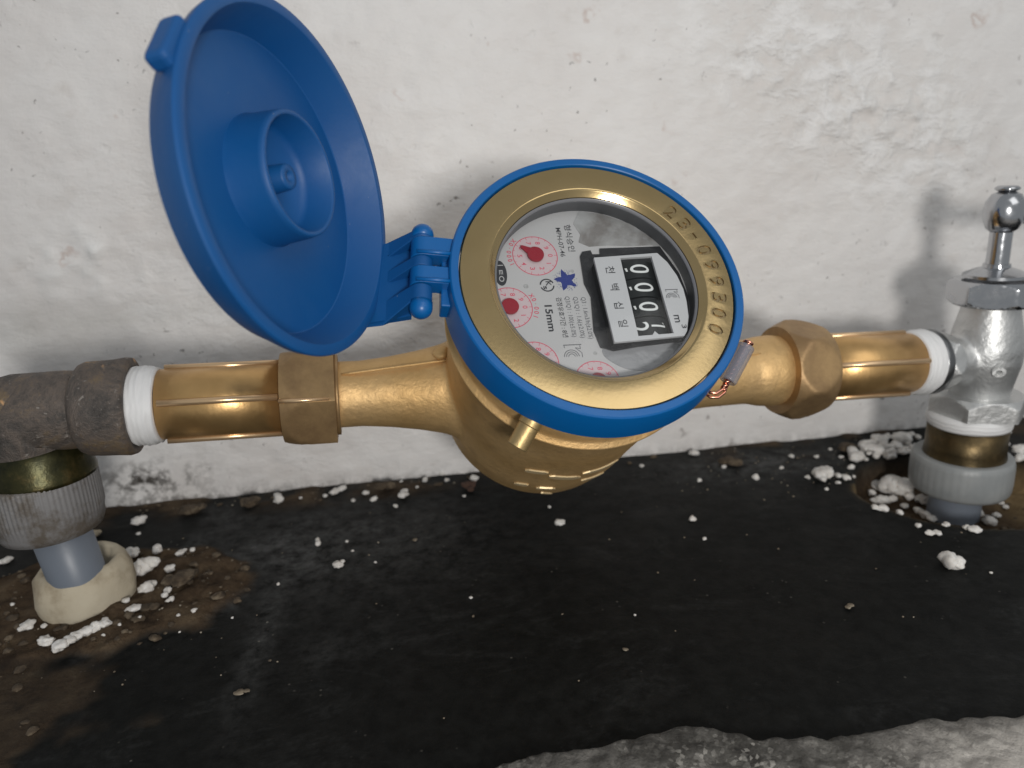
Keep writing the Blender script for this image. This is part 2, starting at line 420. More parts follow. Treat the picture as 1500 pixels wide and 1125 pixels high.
# ------------------------------------------------------------------ SETTING: wall, floor, ledge
def smoothstep(a, b, x):
    t_ = np.clip((x - a) / (b - a), 0, 1); return t_ * t_ * (3 - 2 * t_)
def vnoise(x, y, s, seed=0, oct=3):
    out = np.zeros(x.shape); amp = 1; tot = 0
    flat = out.ravel(); xf = x.ravel(); yf = y.ravel()
    for o_ in range(oct):
        k = 2 ** o_ / s
        rs = np.random.RandomState(seed * 17 + o_)
        G = rs.rand(64, 64)
        u = xf * k + 1000; v = yf * k + 1000
        iu = np.floor(u).astype(int); iv = np.floor(v).astype(int); fu = u - iu; fv = v - iv
        fu = fu * fu * (3 - 2 * fu); fv = fv * fv * (3 - 2 * fv)
        g = lambda a, b: G[a % 64, b % 64]
        val = (g(iu, iv) * (1 - fu) + g(iu + 1, iv) * fu) * (1 - fv) + (g(iu, iv + 1) * (1 - fu) + g(iu + 1, iv + 1) * fu) * fv
        flat += amp * (val - .5); tot += amp; amp *= .5
    return (flat / tot * 2).reshape(x.shape)
def grid_mesh(X, Y, Z, attrs, flip=False):
    ny, nx = X.shape
    me = bpy.data.meshes.new('grid'); nv = nx * ny
    me.vertices.add(nv); me.vertices.foreach_set('co', (np.stack([X, Y, Z], -1).reshape(-1, 3) * MM).ravel())
    i = np.arange(nv).reshape(ny, nx); a = i[:-1, :-1].ravel(); b = i[:-1, 1:].ravel(); c = i[1:, 1:].ravel(); d = i[1:, :-1].ravel()
    q = np.stack([a, b, c, d] if not flip else [d, c, b, a], -1)
    me.loops.add(q.size); me.loops.foreach_set('vertex_index', q.ravel().astype('i'))
    me.polygons.add(len(q)); me.polygons.foreach_set('loop_start', np.arange(0, q.size, 4).astype('i'))
    me.polygons.foreach_set('loop_total', np.full(len(q), 4, 'i'))
    me.update(calc_edges=True); me.validate()
    for k, arr in attrs.items():
        at = me.attributes.new(k, 'FLOAT', 'POINT'); at.data.foreach_set('value', arr.ravel().astype('f'))
    return me
WALLY = 333.
# wall
xs = np.arange(-420, 560, 1.6); zs = np.arange(-30, 420, 1.6); X, Zz = np.meshgrid(xs, zs)
lump = np.maximum(0, vnoise(X, Zz, 5.5, 3, 4)) * np.exp(-(((X - 205) / 62) ** 2 + ((Zz - 158 + (X - 205) * .35) / 26) ** 2))
lump2 = np.maximum(0, vnoise(X, Zz, 9, 5, 2)) * np.exp(-(((X + 140) / 22) ** 2 + ((Zz - 112) / 14) ** 2))
Yd = WALLY - 1.1 * vnoise(X, Zz, 60, 1, 3) - .55 * vnoise(X, Zz, 7, 2, 3) - 4.5 * lump - 4 * lump2
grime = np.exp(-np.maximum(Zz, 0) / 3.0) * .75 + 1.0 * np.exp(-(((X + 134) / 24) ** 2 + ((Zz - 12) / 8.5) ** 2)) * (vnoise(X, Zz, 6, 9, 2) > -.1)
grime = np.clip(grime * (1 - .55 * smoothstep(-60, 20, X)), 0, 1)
painted_shade = .5 * np.exp(-(((X + 165) / 26) ** 2 + ((Zz - 84) / 13) ** 2)) + .35 * np.exp(-(((X + 120) / 45) ** 2 + ((Zz - 88) / 6) ** 2))  # shadow above the left pipe and elbow, painted grey into the wall
me = grid_mesh(X, Yd, Zz, dict(grime=grime, painted_shade=np.clip(painted_shade, 0, 1), pale=np.clip(lump * 1.6 + lump2 * 2, 0, .8), zone=np.clip(np.exp(-(((X - 200) / 75) ** 2 + ((Zz - 160 + (X - 200) * .4) / 36) ** 2)) * 1.2 + .35 * smoothstep(-.1, .5, vnoise(X, Zz, 60, 77, 2)), 0, 1)))
wall = link('wall', me, 'wall_paint', kind='structure')
# floor
xs = np.arange(-420, 520, 1.25); ys = np.arange(30, 360, 1.25); X, Y = np.meshgrid(xs, ys)
wob = vnoise(X, Y, 14, 11, 3)
PX, PY, PRX, PRY = 226., 266., 48., 38.
dpit = np.sqrt(((X - PX) / PRX) ** 2 + ((Y - PY) / PRY) ** 2) + .05 * wob
pit = 1 - smoothstep(.93, 1.0, dpit)
wl = np.sqrt(((X + 128) / 58) ** 2 + ((Y - 252) / 36) ** 2) + .16 * wob
mudL = 1 - smoothstep(.92, 1.03, wl)
mud2 = (1 - smoothstep(.8, 1.1, np.sqrt(((X + 158) / 60) ** 2 + ((Y - 195) / 30) ** 2) + .5 * wob)) * .5
mud3 = smoothstep(-.25, .35, vnoise(X, Y, 20, 21, 3)) * smoothstep(306, 324, Y) * .85 * (1 - smoothstep(-40, 60, X) * (1 - smoothstep(120, 180, X)))
mud = np.clip(np.maximum.reduce([mudL, mud2, mud3, pit]), 0, 1)
dust = np.clip(.03 + .6 * np.exp(-(((X + 40) / 55) ** 2 + ((Y - 275) / 38) ** 2)) + .6 * smoothstep(.1, .7, vnoise(X, Y, 34, 31, 3)) * (.08 + .9 * smoothstep(-10, -90, X))
               + .9 * np.exp(-(((X - 150) / 45) ** 2 + ((Y - 310) / 17) ** 2)) + .55 * np.exp(-(((X + 62) / 5) ** 2 + ((Y - 215) / 34) ** 2)), 0, 1)
rim = np.exp(-((dpit - .93) / .06) ** 2) * (Y < PY + 14) * .9 + .55 * pit * smoothstep(PX + 10, PX + 30, X)
Zf = .35 * vnoise(X, Y, 30, 12, 3) - 13.5 * pit + mudL * (1.6 + 2.6 * vnoise(X, Y, 9, 14, 4)) * (1 - pit) + mud2 * (.8 + 1.6 * vnoise(X, Y, 7, 15, 3)) + mud3 * 1.2 + pit * 2.2 * vnoise(X, Y, 8, 16, 3)
Zf -= .6
me = grid_mesh(X, Y, Zf, dict(mud=mud, dust=dust, rim=np.clip(rim, 0, 1)))
floor = link('floor', me, 'black_board', kind='structure')
def floor_z(x, y):
    i = int(round((x + 420) / 1.25)); j = int(round((y - 30) / 1.25))
    return float(Zf[min(max(j, 0), Zf.shape[0] - 1), min(max(i, 0), Zf.shape[1] - 1)])
# broken concrete ledge along the front of the pit floor
xs = np.arange(-60, 420, .9); ts = np.linspace(0, 1, 130); X, T = np.meshgrid(xs, ts)
edge = np.interp(xs, [-60, -30, -13, 13, 40, 58, 75, 92, 120, 148, 420], [120, 138, 147, 153, 154, 155, 150, 145, 145, 144, 144]) + 2.6 * vnoise(xs, xs * 0, 15, 41, 5)
Y = 40 + (edge[None, :] - 40) * T
Zl = 1.5 + .9 * vnoise(X, Y, 10, 42, 3) + .9 * vnoise(X, Y, 3.4, 43, 2) - 4.6 * smoothstep(.95, 1, T) + 1.0 * smoothstep(.9, .6, T)
pale = smoothstep(143, 132, Y + 9 * vnoise(X, Y, 14, 44, 3)) * smoothstep(85, 130, X) * .9
soil = smoothstep(.82, .98, T + .10 * vnoise(X, Y, 9, 47, 3))
me = grid_mesh(X, Y, Zl, dict(pale=pale, soil=soil))
ledge = link('concrete_ledge', me, 'concrete', kind='structure')

# ------------------------------------------------------------------ WATER METER
U = Vector((.99433971, .08845965, -.05885088)); V = Vector((-.01283794, .64987692, .75993104)); N = Vector((.10546906, -.75487408, .64733407))
C = Vector((48.877, 198.799, -33.075)) + CAM
MF = Matrix.Identity(4)
for i in range(3): MF[i][0] = U[i]; MF[i][1] = V[i]; MF[i][2] = N[i]; MF[i][3] = C[i]
H = 69.3                               # distance from the face to the pipe axis
meter = empty('water_meter', MF, label='brass water meter with a blue ring and open round blue lid between two pipes', category='water meter')
MFi = MF.inverted()
def part(name, vf, mat, parent=meter, M=None, **kw):
    me = vf.me() if isinstance(vf, MB) else mesh(*vf)
    return link(name, me, mat, parent, M if M is not None else WM[parent], **kw)

# pipe frame: local z along the pipe (+u), origin under the face
def pipe_frame(u): return frame(MF @ Vector((u, 0, -H)), U, N)
PF = pipe_frame(0)
camloc = PF.inverted() @ CAM
def cam_ang(u):
    p = pipe_frame(u).inverted() @ CAM; return math.atan2(p.y, p.x)
# body casting
MB_ = MB()
prof = [(0.01, -111), (10, -110.6), (19, -108.6), (26.5, -104.5), (32, -98), (35.4, -89), (37.0, -77), (37.3, -62), (37.8, -50), (37.9, -42), (38.3, -36), (39.0, -30), (39.6, -27), (39.6, -25), (30, -24.8), (0.01, -24.8)]
MB_.add(*lathe(prof, 96), Matrix.Identity(4))
PL = MFi @ PF
MB_.add(*lathe([(0.01, -74), (11.3, -74), (11.2, -66), (12.2, -56), (13.8, -46), (15.6, -38), (18.5, -31), (22, -24), (0.01, -20)], 64), PL)
MB_.add(*lathe([(0.01, 20), (20, 26), (16.0, 36), (13.8, 46), (12.6, 60), (12.3, 72), (12.2, 78), (13.2, 82), (13.8, 88), (13.2, 93), (0.01, 94)], 64), PL)
body = part('body', MB_, 'cast_brass')
md = body.modifiers.new('r', 'REMESH'); md.mode = 'VOXEL'; md.voxel_size = .75 * MM
md = body.modifiers.new('s', 'SMOOTH'); md.factor = .6; md.iterations = 9
bake(body); body.data.polygons.foreach_set('use_smooth', [True] * len(body.data.polygons))
if not body.data.materials: body.data.materials.append(MAT['cast_brass'])
# collar band with its raised line above the body
part('neck_band', lathe([(36, -27.2), (40.0, -26.9), (40.7, -26.4), (40.8, -25.9), (40.5, -25.5), (39.3, -25.1), (38.8, -24), (38.7, -9), (30, -9)], 128), 'cast_brass')
# casting fins on the tails
def fin(name, u0, u1, r0, r1, ang, h, wd, mat='cast_brass', M=PF, parent=meter, n=10):
    pts = []; rr = []
    for i in range(n + 1):
        q = i / n; r = r0 + (r1 - r0) * q - wd * .35 + h
        pts.append((r * math.cos(ang), r * math.sin(ang), u0 + (u1 - u0) * q)); rr.append(wd * (.75 if i in (0, n) else 1))
    return part(name, tube(pts, rr, 10), mat, parent, M)
a0 = cam_ang(-55)
fin('casting_seam', -72, -36, 11.3, 16.5, a0 - .62, .1, .45)
fin('casting_seam', 46, 80, 13.7, 12.2, cam_ang(65) - .55, .1, .45)
lv, lf = lathe([(0.01, 0), (2.6, 0), (2.9, .8), (2.5, 1.7), (1.2, 2.1), (.01, 2.1)], 20)
ab = a0 - .75
part('boss', (lv, lf), 'cast_brass', M=PF @ Matrix.Translation((17.0 * math.cos(ab), 17.0 * math.sin(ab), -39)) @ frame((0, 0, 0), (math.cos(ab), math.sin(ab), -.3)) )
# cast belly lettering, its highlights painted as paler raised bars: (start, end) rays meet the casting, bars follow its surface
bvh = BVHTree.FromPolygons([v.co / MM for v in body.data.vertices], [tuple(p.vertices) for p in body.data.polygons])
MARKS = [  # azimuth and height of each end round the belly (degrees, mm in the meter frame), half width
 (-113.4, -60.8, -102.1, -58.3, 1.0),
 (-100.5, -62.1, -82.6, -65.1, 1.15),
 (-83.4, -60.7, -59.9, -64.3, 1.1),
 (-79.8, -70.8, -63.5, -74.8, 0.6),
 (-102.6, -77.1, -92.1, -77.0, 1.0),
 (-97.1, -85.9, -89.4, -88.6, 0.8),
 (-114.7, -77.7, -107.3, -75.3, 0.9),
]
for (aa, za, ab_, zb, wd) in MARKS:
    v = []; f = []; n_ = 7
    for i in range(n_):
        q = i / (n_ - 1); az = math.radians(aa + (ab_ - aa) * q); z_ = za + (zb - za) * q
        h_ = bvh.ray_cast(Vector((60 * math.cos(az), 60 * math.sin(az), z_)), Vector((-math.cos(az), -math.sin(az), 0)))
        if h_[0] is None: continue
        p, nn = h_[0], h_[1]; nn = -nn if nn.dot(p) < 0 else nn
        zz = Vector((0, 0, 1)); bt = (zz - nn * zz.dot(nn)).normalized(); wq = wd * (.35 if i in (0, n_ - 1) else 1)
        for a_, b_ in ((-1.5, -.5), (-1.25, .45), (1.25, .45), (1.5, -.5)): v.append(p + bt * wq * a_ + nn * b_)
    k_ = len(v) // 4
    if k_ < 3: continue
    for i in range(k_ - 1):
        for k in range(3): b = i * 4 + k; f.append((b, b + 1, b + 5, b + 4))
    f += [(3, 2, 1, 0), (k_ * 4 - 4, k_ * 4 - 3, k_ * 4 - 2, k_ * 4 - 1)]
    part('raised_mark', (v, f), 'painted_glint', smooth=False)

# blue ring
ring = part('blue_ring', lathe([(39.4, -2.5), (39.35, .55), (39.6, .8), (41.35, .8), (41.75, .45), (41.9, .1), (42.8, -10.6), (42.5, -11), (39.8, -11), (39.4, -2.5)], 192), 'blue_plastic')
sharp(ring, 22)
# bezel with engraved serial number
bz = part('bezel', lathe([(36, -2.6), (39.0, -2.6), (39.05, -.25), (38.8, 0), (31.3, 0), (31.0, -.05), (30.6, -.45), (29.9, -1.1), (29.3, -1.6), (29.2, -3.0), (31, -3.4), (36, -2.6)], 256), 'turned_gold')
cut = MB(); 
for ch, ang in zip('23-099300', (40.6, 31.8, 23.9, 15.0, 6.2, -2.8, -11.8, -20.4, -29.5)):
    v, f = text_mesh(ch, 6.2, bold=.04 if ch != '-' else .02, extrude=.45, width=(3.05 if ch != '-' else 1.9))
    a = math.radians(ang)
    cut.add(v, f, Matrix.Translation((34.7 * math.cos(a), 34.7 * math.sin(a), .02)) @ Matrix.Rotation(a - PI / 2, 4, 'Z'))
bm = bmesh.new(); tmpm = cut.me(); bm.from_mesh(tmpm); bmesh.ops.remove_doubles(bm, verts=bm.verts, dist=1e-7); bmesh.ops.recalc_face_normals(bm, faces=bm.faces); bm.to_mesh(tmpm); bm.free()
tmpm.materials.append(MAT['etched']); co = link('cutter', tmpm, None, None, MF)
bm = bmesh.new(); bm.from_mesh(bz.data); bmesh.ops.remove_doubles(bm, verts=bm.verts, dist=1e-7); bmesh.ops.recalc_face_normals(bm, faces=bm.faces); bm.to_mesh(bz.data); bm.free()
bpy.context.view_layer.update()
md = bz.modifiers.new('b', 'BOOLEAN'); md.operation = 'DIFFERENCE'; md.solver = 'EXACT'; md.object = co; md.material_mode = 'TRANSFER'
nv0 = len(bz.data.vertices)
bake(bz); bpy.data.objects.remove(co)
print('bezel verts', nv0, len(bz.data.vertices))
sharp(bz, 40)
# halo of the stamped digits: very thin raised outlines are left to the bevel of the cut
# gasket and tube round the dial
part('gasket', lathe([(29.15, -1.9), (28.6, -2.3), (28.5, -3.0), (29.1, -3.4), (29.2, -8.4), (30.6, -8.6), (30.6, -3.4), (29.25, -1.9)], 160), 'tube_grey')
gv, gf = lathe([(0.01, -2.5), (28.9, -2.5)], 96)
part('glass', (gv, gf), 'window_glass')
# ---- dial
DZ = -8.0
dial = part('dial', prism([(30.2 * math.cos(2 * PI * k / 120), 30.2 * math.sin(2 * PI * k / 120)) for k in range(120)], DZ - 1.5, DZ), 'dial_white', smooth=False)
R90 = -PI / 2
def blob(cx, cy, rx, ry, n, rough, seed, rot=0):
    rs = random.Random(seed); ph = [rs.uniform(0, 6.28) for _ in range(6)]; out = []
    for k in range(n):
        a = 2 * PI * k / n; q = 1 + rough * sum(math.sin((j + 2) * a + ph[j]) / (j + 1.5) for j in range(5))
        x = rx * q * math.cos(a); y = ry * q * math.sin(a)
        out.append((cx + x * math.cos(rot) - y * math.sin(rot), cy + x * math.sin(rot) + y * math.cos(rot)))
    return out
def clipr(poly, r=29.4):
    return [(x * min(1, r / math.hypot(x, y)), y * min(1, r / math.hypot(x, y))) for x, y in poly]
part('silver_patch', prism(clipr([(-1.5, 24.5), (0, 20.5), (-1, 17.8), (2, 16.2), (8, 16.6), (14, 16.2), (22, 16.4), (26, 12), (29, 5), (30, 12), (24, 18), (17, 24), (8, 28), (1, 29)]), DZ, DZ + .12), 'worn_silver', dial, smooth=False)
part('grey_patch', prism(clipr(blob(11.5, -19.5, 11.5, 5.4, 40, .10, 4, -.03)), DZ, DZ + .16), 'clear_smear', dial, smooth=False)
part('silver_patch', prism(clipr(blob(16, -25.5, 9, 2.6, 30, .10, 5, .35)), DZ, DZ + .08), 'worn_silver', dial, smooth=False)
# black well round the counter
part('counter_well', prism(clipr([(-1.6, 12.6), (-.6, 14.2), (2.0, 14.6), (2.3, 13.2), (4.6, 13.2), (4.9, 15.2), (24, 15.6), (28.0, 6), (28.9, -2), (27, -11), (24.5, -16.5), (10, -17.6), (2.5, -18.6), (-1.0, -17.2), (-2.0, -12), (-.8, -1), (-2.0, 3.5)]), DZ, DZ + .55), 'housing_black', dial, smooth=False)
# prints
mbk = MB(); ZP = DZ + .03
put_text(mbk, '형식승인', (-3.5, 19.4), 2.3, R90, 9.6, .02, ZP)
put_text(mbk, 'MPH-07-46', (-6.5, 18.0), 2.1, R90, 10.2, .015, ZP)
put_text(mbk, '15mm', (-13.7, -7.3), 2.9, R90, 8.4, .075, ZP)
put_text(mbk, '검정유효기간 : 8년', (-10.2, -7.1), 1.85, R90, 12.8, .02, ZP)
part('lettering', mbk, 'print_black', dial, smooth=False)
mbk = MB()
put_text(mbk, 'Q3 : 1.6m3/h(±2.0%)', (-3.2, -7.6), 1.9, R90, 13.4, .01, ZP)
put_text(mbk, 'Q2/Q1 : 1.6(±2.0%)', (-5.5, -7.3), 1.9, R90, 13.2, .01, ZP)
put_text(mbk, 'Q3/Q1 : 100(±5.0%)', (-7.9, -7.0), 1.9, R90, 13.0, .01, ZP)
part('lettering', mbk, 'print_grey', dial, smooth=False)
def kc_mark(mb, cx, cy, s, z):
    """certification mark: bar, K stroke and concentric C arcs"""
    M = Matrix.Translation((cx, cy, z)) @ Matrix.Rotation(R90, 4, 'Z') @ Matrix.Scale(s, 4)
    M2 = M.copy()
    mb.add(*ring_sector(.0, 0, 0, 1, 1, 0), M2) if False else None
    def bar(x0, y0, x1, y1, w_):
        d = Vector((x1 - x0, y1 - y0)); n_ = Vector((-d.y, d.x)).normalized() * w_ / 2
        mb.add([(x0 - n_.x, y0 - n_.y, 0), (x1 - n_.x, y1 - n_.y, 0), (x1 + n_.x, y1 + n_.y, 0), (x0 + n_.x, y0 + n_.y, 0)], [(0, 1, 2, 3)], M2)
    bar(-1.0, -1.3, -1.0, 1.3, .13)
    bar(-.9, 1.05, -.35, 1.05, .1); bar(-.35, 1.1, -.55, .35, .1); bar(-.5, .35, .2, 1.1, .1); bar(.2, 1.15, .95, 1.15, .1)
    for r in (.42, .72, 1.02):
        mb.add(*ring_sector(r, r + .11, PI * .52, PI * 1.48, 16, 0), M2 @ Matrix.Translation((.85, -.35, 0)))
    bar(-.9, -1.2, -.55, -1.2, .1)
mbk = MB(); kc_mark(mbk, -8.8, -17.9, 2.0, ZP); part('certification_mark', mbk, 'print_grey', dial, smooth=False)
mbk = MB()
M2 = Matrix.Translation((-12.9, 3.4, 0))
mbk.add(*ring_sector(1.75, 2.15, .35, PI - .1, 24, ZP), M2); mbk.add(*ring_sector(1.75, 2.15, PI + .35, 2 * PI - .1, 24, ZP), M2)
put_text(mbk, 'K', (-12.4, 3.9), 2.2, R90, 1.6, .05, ZP); put_text(mbk, 's', (-13.6, 2.6), 2.0, R90, 1.1, .05, ZP)
part('standards_mark', mbk, 'print_black', dial, smooth=False)
ov = [( -25.9 + 1.9 * math.cos(2 * PI * k / 32), 7.8 + 4.2 * math.sin(2 * PI * k / 32)) for k in range(32)]
part('oval_mark', prism(clipr(ov, 29.8), DZ, DZ + .03), 'print_black', dial, smooth=False)
mbk = MB(); put_text(mbk, 'ㅣㅌO', (-25.7, 7.7), 2.1, R90, 5.6, .02, DZ + .05); part('lettering', mbk, 'dial_white', dial, smooth=False)
# blue inspection ink star, blurred edge
st = []
rs = random.Random(3)
for k in range(40):
    a = 2 * PI * k / 40 + .55; q = (a - .55) / (2 * PI) * 5 % 1; tri = abs(q - .5) * 2
    st.append((-7.0 + (1.75 + 1.9 * tri ** 1.6 + rs.uniform(-.22, .22)) * math.cos(a), 5.0 + (1.75 + 1.9 * tri ** 1.6 + rs.uniform(-.22, .22)) * math.sin(a)))
part('ink_star', prism(st, DZ, DZ + .03), 'ink_blue', dial, smooth=False)
mbk = MB()
for k in range(170):
    a = rs.uniform(0, 2 * PI); r = 2.3 + abs(rs.gauss(0, .75)); s = rs.uniform(.04, .12)
    x, y = -7 + r * math.cos(a), 5 + r * math.sin(a); mbk.add([(x - s, y - s, ZP), (x + s, y - s * .6, ZP), (x + s * .5, y + s, ZP), (x - s, y + s * .7, ZP)], [(0, 1, 2, 3)])
part('ink_spray', mbk, 'ink_blue', dial, smooth=False, kind='stuff')
for (x, y, r) in ((-19.1, 3.2, .72), (-2.7, -18.8, .55), (-4.7, 7.9, .5)):
    part('rivet_pit', lathe([(r, DZ + .05), (r * .9, DZ + .16), (r * .55, DZ + .02), (.01, DZ + .02)], 20), 'worn_silver', dial, M=MF @ Matrix.Translation((x, y, 0)))
# four red sub-dials
def subdial(cx, cy, R, ptr, label):
    Mx = MF @ Matrix.Translation((cx, cy, 0))
    def inwin(v): return True
    sd = part('sub_dial', prism([(R * math.cos(2 * PI * k / 48), R * math.sin(2 * PI * k / 48)) for k in range(48)], DZ, DZ + .02), 'tint_pink', meter, Mx, smooth=False)
    sd['label'] = label
    mb = MB(); mb.add(*ring_sector(R - .14, R + .1, 0, 2 * PI, 64, DZ + .04))
    for k in range(20):
        a = 2 * PI * k / 20; L = .95 if k % 2 == 0 else .55
        c_, s_ = math.cos(a), math.sin(a); wv = .07
        mb.add([((R - L) * c_ - wv * s_, (R - L) * s_ + wv * c_, DZ + .04), (R * c_ - wv * s_, R * s_ + wv * c_, DZ + .04), (R * c_ + wv * s_, R * s_ - wv * c_, DZ + .04), ((R - L) * c_ + wv * s_, (R - L) * s_ - wv * c_, DZ + .04)], [(0, 1, 2, 3)])
    for k in range(10):
        a = -2 * PI * k / 10; put_text(mb, str(k), ((R - 2.05) * math.cos(a), (R - 2.05) * math.sin(a)), 2.0, R90, .95 if k != 1 else None, .02, DZ + .04)
    link('scale_print', mb.me(), 'print_red', sd, Mx, smooth=False)
    a = -2 * PI * ptr / 10; hub = []
    for k in range(40):
        b = 2 * PI * k / 40; hub.append((2.45 * math.cos(b), 2.45 * math.sin(b)))
    mb = MB(); mb.add(*prism(hub, DZ + .35, DZ + 1.15))
    d = Vector((math.cos(a), math.sin(a))); n_ = Vector((-d.y, d.x))
    mb.add(*prism([tuple(d * 1.6 - n_ * 1.3), tuple(d * 4.7 - n_ * .42), tuple(d * 5.1), tuple(d * 4.7 + n_ * .42), tuple(d * 1.6 + n_ * 1.3)], DZ + .45, DZ + 1.05))
    p = link('pointer', mb.me(), 'pointer_red', sd, Mx, smooth=False)
    bevel(p, .12)
subdial(-14.9, 13.4, 6.6, 6, 'upper sub-dial marked X0.0001 with its red pointer between 5 and 6')
subdial(-24.7, -3.5, 6.4, 5, 'sub-dial marked X0.001 half covered by the bezel on the left')
subdial(-19.9, -20.9, 6.4, 4, 'lower left sub-dial mostly covered by the bezel')
subdial(-3.6, -27.6, 6.4, 3, 'bottom sub-dial of which only the top shows')
mbk = MB()
for i, ch in enumerate('X0.001'):
    a = math.radians(28 - i * 10.5); rr_ = 7.6
    put_text(mbk, ch, (-24.7 + rr_ * math.cos(a), -3.5 + rr_ * math.sin(a)), 1.9, a - PI / 2, None, .03, ZP)
for i, ch in enumerate('X0.0001'):
    a = math.radians(138 + i * 10.5); rr_ = 7.7
    put_text(mbk, ch, (-14.9 + rr_ * math.cos(a), 13.4 + rr_ * math.sin(a)), 1.9, a + PI / 2, None, .03, ZP)
part('lettering', mbk, 'print_red', dial, smooth=False)

# ---- counter: white mask plate with window, four drums
PZ = -3.2
plate_out = [(0.8, 9.2), (20.4, 10.4), (22.8, 7.2), (24.7, 2.6), (25.6, -2.0), (25.6, -6.0), (25.0, -11), (23.2, -16.2), (22.3, -17.0), (1.6, -18.1)]
W0, W1, W2, W3 = (8.7, 8.9), (18.4, 9.3), (19.3, -16.1), (8.8, -16.5)
pm = MB()
pm.add(*prism([(0.8, 9.2), (8.7, 9.68), W0, W3, (8.8, -17.75), (1.6, -18.1)], PZ - .9, PZ))
pm.add(*prism([(8.7, 9.68), (18.4, 10.28), W1, W0], PZ - .9, PZ))
pm.add(*prism([(18.4, 10.28), (20.4, 10.4), (22.8, 7.2), (24.7, 2.6), (25.6, -2.0), (25.6, -6.0), (25.0, -11), (23.4, -15.6), (22.3, -17.0), (19.3, -17.15), W2, W1], PZ - .9, PZ))
pm.add(*prism([W3, (13.0, -16.33), (13.9, -15.2), (14.8, -16.27), W2, (19.3, -17.15), (8.8, -17.75)], PZ - .9, PZ))
plate = part('counter_plate', pm, 'plate_white', smooth=False)
mbk = MB()
for s, p in zip('천백십일', ((4.9, 5.0), (5.0, -.7), (5.1, -6.6), (5.2, -12.4))): put_text(mbk, s, p, 3.0, R90, None, .02, PZ + .04)
put_text(mbk, 'm', (21.3, -11.6), 3.3, R90, 2.4, .04, PZ + .04); put_text(mbk, '3', (22.9, -14.1), 2.0, R90, 1.2, .03, PZ + .04)
kc_mark(mbk, 21.9, -3.6, 1.5, PZ + .04)
part('lettering', mbk, 'print_black', plate, smooth=False)
# housing block below the plate
part('counter_housing', prism([(1.2, 8.6), (8.2, 8.9), (8.3, -16.9), (2.0, -17.3)], DZ + .5, PZ - .9), 'housing_black', smooth=False)
part('counter_housing', prism([(19.2, 9.3), (20.2, 9.6), (24.2, 2), (24.9, -4), (24.4, -10), (22.2, -16.3), (19.6, -16.4)], DZ + .5, PZ - .9), 'housing_black', smooth=False)
DR = 8.6
for k, yc in enumerate((5.6, -.6, -6.9, -13.1)):
    Md = MF @ Matrix.Translation((13.9 + .02 * k, yc, PZ - .75 - DR)) @ Matrix.Rotation(-PI / 2, 4, 'X')   # local z = +v
    dr = part('number_drum', lathe([(7.9, -3.0), (DR, -2.9), (DR, 2.9), (7.9, 3.0)], 72, True, True), 'drum_black', meter, Md)
    sharp(dr, 30)
    mb = MB()
    def wrap(v, f, uc):
        b_ = bmesh.new(); vs_ = [b_.verts.new(q) for q in v]
        for q in f:
            try: b_.faces.new([vs_[i] for i in q])
            except ValueError: pass
        for _ in range(3):
            le = [e for e in b_.edges if e.calc_length() > .55]
            if le: bmesh.ops.subdivide_edges(b_, edges=le, cuts=1); bmesh.ops.triangulate(b_, faces=b_.faces)
        b_.verts.index_update(); v = [tuple(q.co) for q in b_.verts]; f = [tuple(w_.index for w_ in q.verts) for q in b_.faces]; b_.free()
        vv = []
        for (x, y, z) in v:      # text plane x,y -> after R90 u = y, v = -x
            u_ = y + uc; a = u_ / DR; vv.append(((DR + .06) * math.sin(a), -x + 0, (DR + .06) * math.cos(a)))
        mb.add(vv, f, Matrix.Translation((13.9 + .02 * k, yc, PZ - .75 - DR)))
    if k < 3:
        v, f = text_mesh('0', 6.4, .04, width=2.9, res=6); wrap([(p[0], p[1] * 1.3, 0) for p in v], f, .4)
        v, f = prism([(-.75, -.55), (.45, -.25), (.5, .25), (-.65, .1)], 0, .01); wrap(v[4:], [(0, 1, 2, 3)], -3.5)
    else:
        wrap([(-.3, -2.3, 0), (.3, -2.3, 0), (.3, 2.2, 0), (-.3, 2.2, 0), (-1.15, 1.25, 0), (-1.15, 1.75, 0)], [(0, 1, 2, 3), (4, 3, 2, 5)], 2.0)
        v, f = text_mesh('2', 6.2, .06, width=2.9, res=6); wrap([(p[0], p[1] * 1.2, 0) for p in v if True], f, -3.7)
    Mi = (Md.inverted() @ MF)
    link('numeral', mesh([Mi @ Vector(p) for p in mb.v], mb.f), 'digit_white', dr, Md, smooth=False)

# ---- hinge on the ring
HA = math.radians(173.7); er = Vector((math.cos(HA), math.sin(HA), 0)); et = Vector((.105, .9945, 0))
HM = MF @ Matrix(((er.x, et.x, 0, 0), (er.y, et.y, 0, 0), (0, 0, -1, 0), (0, 0, 0, 1)))   # x outward, y along the pin, z down into the body
HR = 48.9; HZ = 3.4
def arm(t0, t1, name='hinge_arm'):
    pts = [(40.5, .6), (HR - 1, .3)]
    for k in range(9):
        a = math.radians(-100 + k * 27.5); pts.append((HR + 3.2 * math.cos(a), HZ + 3.2 * math.sin(a)))
    pts += [(HR - 4, HZ + 2.4), (41.5, HZ + 3.2)]
    v = [(x, t0, z) for x, z in pts] + [(x, t1, z) for x, z in pts]; n = len(pts)
    f = [tuple(range(n)), tuple(range(n, 2 * n))[::-1]] + [((i + 1) % n, i, n + i, n + (i + 1) % n) for i in range(n)]
    o = part(name, (v, f), 'blue_plastic', meter, HM); sharp(o, 28); bevel(o, .25); return o
arm(4.3, 10.2); arm(-4.4, .9)
for t_ in (4.3, -4.4):
    o = part('hinge_rib', tube([(41.2, t_ + .5, .1), (45, t_ + .5, -.15), (HR + 1.5, t_ + .5, -.1)], [.55, .6, .5], 10), 'blue_plastic', meter, HM)
